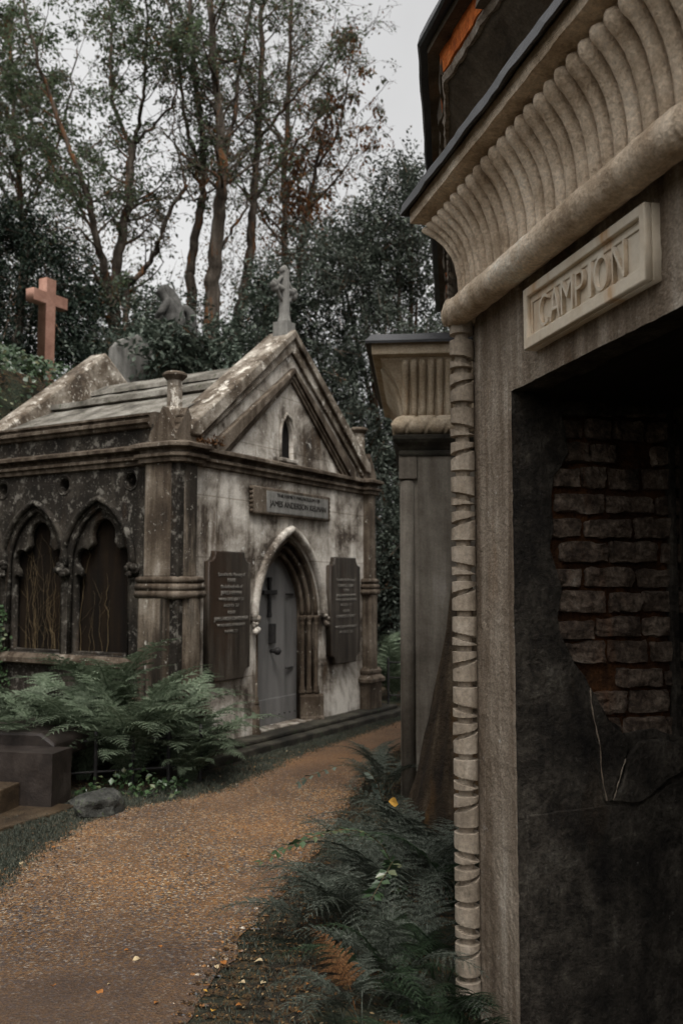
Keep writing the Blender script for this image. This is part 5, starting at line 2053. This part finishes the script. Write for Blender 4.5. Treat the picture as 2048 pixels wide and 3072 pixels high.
# ivy over the bank
lv = Leaves()
r_ = random.Random(41)
for k in range(26000):
    xl = r_.uniform(-6.5, 2.2)
    yl = 2.75 + r_.random() ** 1.3 * 5.0
    p = ch(xl, yl)
    z = ground_h(p.x, p.y)
    if z < .25:
        continue
    bump = .55 * smooth(1.2, -.4, xl) * smooth(3.2, 4.3, yl) * smooth(6.5, 4.6, yl)
    lift = bump * (.55 + .45 * noise.noise(p * 1.5)) + noise.noise(p * 2.5) * .08 + r_.uniform(-.02, .14)
    p.z = z + lift
    if xl > .9 and r_.random() < .5:
        continue
    lv.add(p, r_.uniform(.04, .075), 1.15, Vector((r_.gauss(0, 1) - VC.x * .6, r_.gauss(0, 1) - VC.y * .6, r_.gauss(-.5, .5))), Vector((-VC.x + r_.gauss(0, .5), -VC.y + r_.gauss(0, .5), 1)), .08)
iv = lv.obj("ivy_cover", 'leaf_ivy')
tag(iv, "dark ivy covering the bank behind the chapel and below the pink cross", "ivy", kind='stuff')

# ================================================================== GROUND COVER
def scatter_side(lv, n, side, w0, w1, lo, hi, s, r, blade=True):
    for _ in range(n):
        i = r.randint(lo, hi)
        a = (PL if side < 0 else PR)[i]
        c_ = (PR if side < 0 else PL)[i]
        d = (a - c_).normalized()
        q = a + d * r.uniform(w0, w1) + Vector((r.gauss(0, .03), r.gauss(0, .05)))
        z = ground_h(q.x, q.y)
        for k in range(5):
            p = Vector((q.x + r.gauss(0, .015), q.y + r.gauss(0, .015), z))
            lv.add(p, s * r.uniform(.07, .13), 6, Vector((r.gauss(0, .6), r.gauss(0, .6), 1)), None, 0)


r_ = random.Random(51)
lv = Leaves()
scatter_side(lv, 11000, -1, -.08, .34, 20, 128, .045, r_)
scatter_side(lv, 4000, -1, -.05, .6, 35, 75, .05, r_)
tag(lv.obj("verge_grass", 'grass'), "strip of short dark grass along the chapel side of the path", "grass", kind='stuff')
lv = Leaves()
scatter_side(lv, 2600, 1, -.02, .4, 8, 110, .045, r_)
tag(lv.obj("verge_grass", 'grass'), "sparse dark grass along the right edge of the path under the bracken", "grass", kind='stuff')
# litter on the right
lv = Leaves()
for _ in range(15000):
    i = r_.randint(4, 110)
    a, c_ = PR[i], PL[i]
    d = (a - c_).normalized()
    q = a + d * abs(r_.gauss(0, .34)) - d * .06
    lv.add(Vector((q.x, q.y, ground_h(q.x, q.y) + r_.uniform(.004, .02))), r_.uniform(.004, .012), 1.8, Vector((r_.gauss(0, 1), r_.gauss(0, 1), r_.gauss(0, .25))), Vector((r_.gauss(0, .3), r_.gauss(0, .3), 1)), .1)
for _ in range(2600):
    i = r_.randint(20, 125)
    a, c_ = PL[i], PR[i]
    d = (a - c_).normalized()
    q = a + d * r_.gauss(.0, .16)
    lv.add(Vector((q.x, q.y, ground_h(q.x, q.y) + r_.uniform(.008, .02))), r_.uniform(.007, .016), 1.6, Vector((r_.gauss(0, 1), r_.gauss(0, 1), r_.gauss(0, .25))), Vector((r_.gauss(0, .3), r_.gauss(0, .3), 1)), .1)
tag(lv.obj("leaf_litter", 'litter'), "brown leaf crumbs and twigs strewn along both edges of the gravel", "leaf litter", kind='stuff')
# loose gravel stones
V, Fc = [], []
for _ in range(15000):
    i = min(NL - 2, int(10 + 95 * r_.random() ** 1.25))
    a, c_ = PL[i], PR[i]
    t = r_.uniform(-.03, 1.03)
    # the middle of the near path is packed sand with fewer stones
    p = a.lerp(c_, t)
    if noise.noise(Vector((p.x * 1.3, p.y * .75, 2))) < -.05 and r_.random() < .6:
        continue
    z = ground_h(p.x, p.y) + .008
    s = r_.choice((.004, .005, .006, .007, .009, .012)) * r_.uniform(.7, 1.15)
    yaw = r_.uniform(0, PI)
    ca, sa = math.cos(yaw), math.sin(yaw)
    n0 = len(V)
    sx, sy, sz = s * r_.uniform(.8, 1.5), s * r_.uniform(.6, 1), s * r_.uniform(.3, .65)
    for x, y, zz in ((1, 0, 0), (.3, .9, .1), (-.8, .6, 0), (-.9, -.4, .1), (.2, -1, 0), (.15, .1, 1), (-.35, -.15, .85)):
        x, y = x * sx + r_.gauss(0, s * .1), y * sy
        V.append((p.x + x * ca - y * sa, p.y + x * sa + y * ca, z + zz * sz))
    Fc += [(n0, n0 + 1, n0 + 5), (n0 + 1, n0 + 2, n0 + 6, n0 + 5), (n0 + 2, n0 + 3, n0 + 6), (n0 + 3, n0 + 4, n0 + 6), (n0 + 4, n0, n0 + 5, n0 + 6)]
me = bpy.data.meshes.new("loose_gravel")
me.from_pydata(V, [], Fc)
tag(link("loose_gravel", me, 'pebble'), "loose orange brown gravel stones on the path", "gravel", kind='stuff')


# fallen leaves one by one
def leaf_obj(kind):
    bm = bmesh.new()
    prof = [(0, .0), (.18, .26), (.4, .40), (.62, .36), (.82, .2), (1.0, 0)]
    up = [bm.verts.new((x - .5, w, .10 * math.sin(x * 5) + w * .25)) for x, w in prof]
    dn = [bm.verts.new((x - .5, -w, .10 * math.sin(x * 5) + w * .32)) for x, w in prof[1:-1]]
    mid = [bm.verts.new((x - .5, 0, .10 * math.sin(x * 5))) for x, w in prof[1:-1]]
    U, D_ = up, [up[0]] + dn + [up[-1]]
    Mi = [up[0]] + mid + [up[-1]]
    for S in (U, D_):
        for k in range(5):
            q = []
            for v_ in (S[k], S[k + 1], Mi[k + 1], Mi[k]):
                if v_ not in q:
                    q.append(v_)
            bm.faces.new(q)
    me = bpy.data.meshes.new("leaf")
    bm.to_mesh(me)
    bm.free()
    me.materials.append(M[kind])
    return me


LM = {k: leaf_obj(k) for k in ('leaf_yellow', 'leaf_pale', 'leaf_orange')}
spots = [('leaf_yellow', [(615, 2985), (640, 3045), (370, 2415), (345, 2440)], "yellow fallen leaf on the ground beside the path edge", "yellow fallen leaves"),
         ('leaf_pale', [(65, 2600), (410, 2890), (775, 2895), (790, 2960), (725, 2960), (610, 2340), (660, 2335), (375, 2390), (650, 2912), (330, 2965), (510, 2690), (860, 2260), (150, 2420)], "pale fallen leaf lying flat by the path", "pale fallen leaves"),
         ('leaf_orange', [(382, 2862), (480, 2850), (335, 2625), (300, 2990), (470, 3020), (162, 2970), (670, 2900), (720, 3030), (900, 3050), (160, 2550), (265, 2670), (520, 2560), (640, 2500), (925, 2965), (560, 2580)], "orange brown fallen leaf on the gravel", "orange fallen leaves")]
for mk, pl, lab, grp in spots:
    for (px, py) in pl:
        d = at(px, py, 1.0) - Vector((0, 0, CAMZ))
        kk = -CAMZ / d.z
        p = Vector((d.x * kk, d.y * kk))
        o = link("fallen_leaf", LM[mk], None, None)
        o.location = (p.x, p.y, ground_h(p.x, p.y) + .016)
        s = rnd.uniform(.022, .042)
        o.scale = (s, s, s)
        o.rotation_euler = (rnd.uniform(-.2, .2), rnd.uniform(-.2, .2), rnd.uniform(0, 6.28))
        tag(o, lab, "leaf", grp)
# one leaf caught on the bracken
p = at(1180, 2408, 4.7)
o = link("fallen_leaf", LM['leaf_yellow'], None, None)
o.location = p
o.scale = (.06, .06, .06)
o.rotation_euler = (1.1, .3, .4)
tag(o, "orange yellow leaf caught high on the bracken", "leaf")
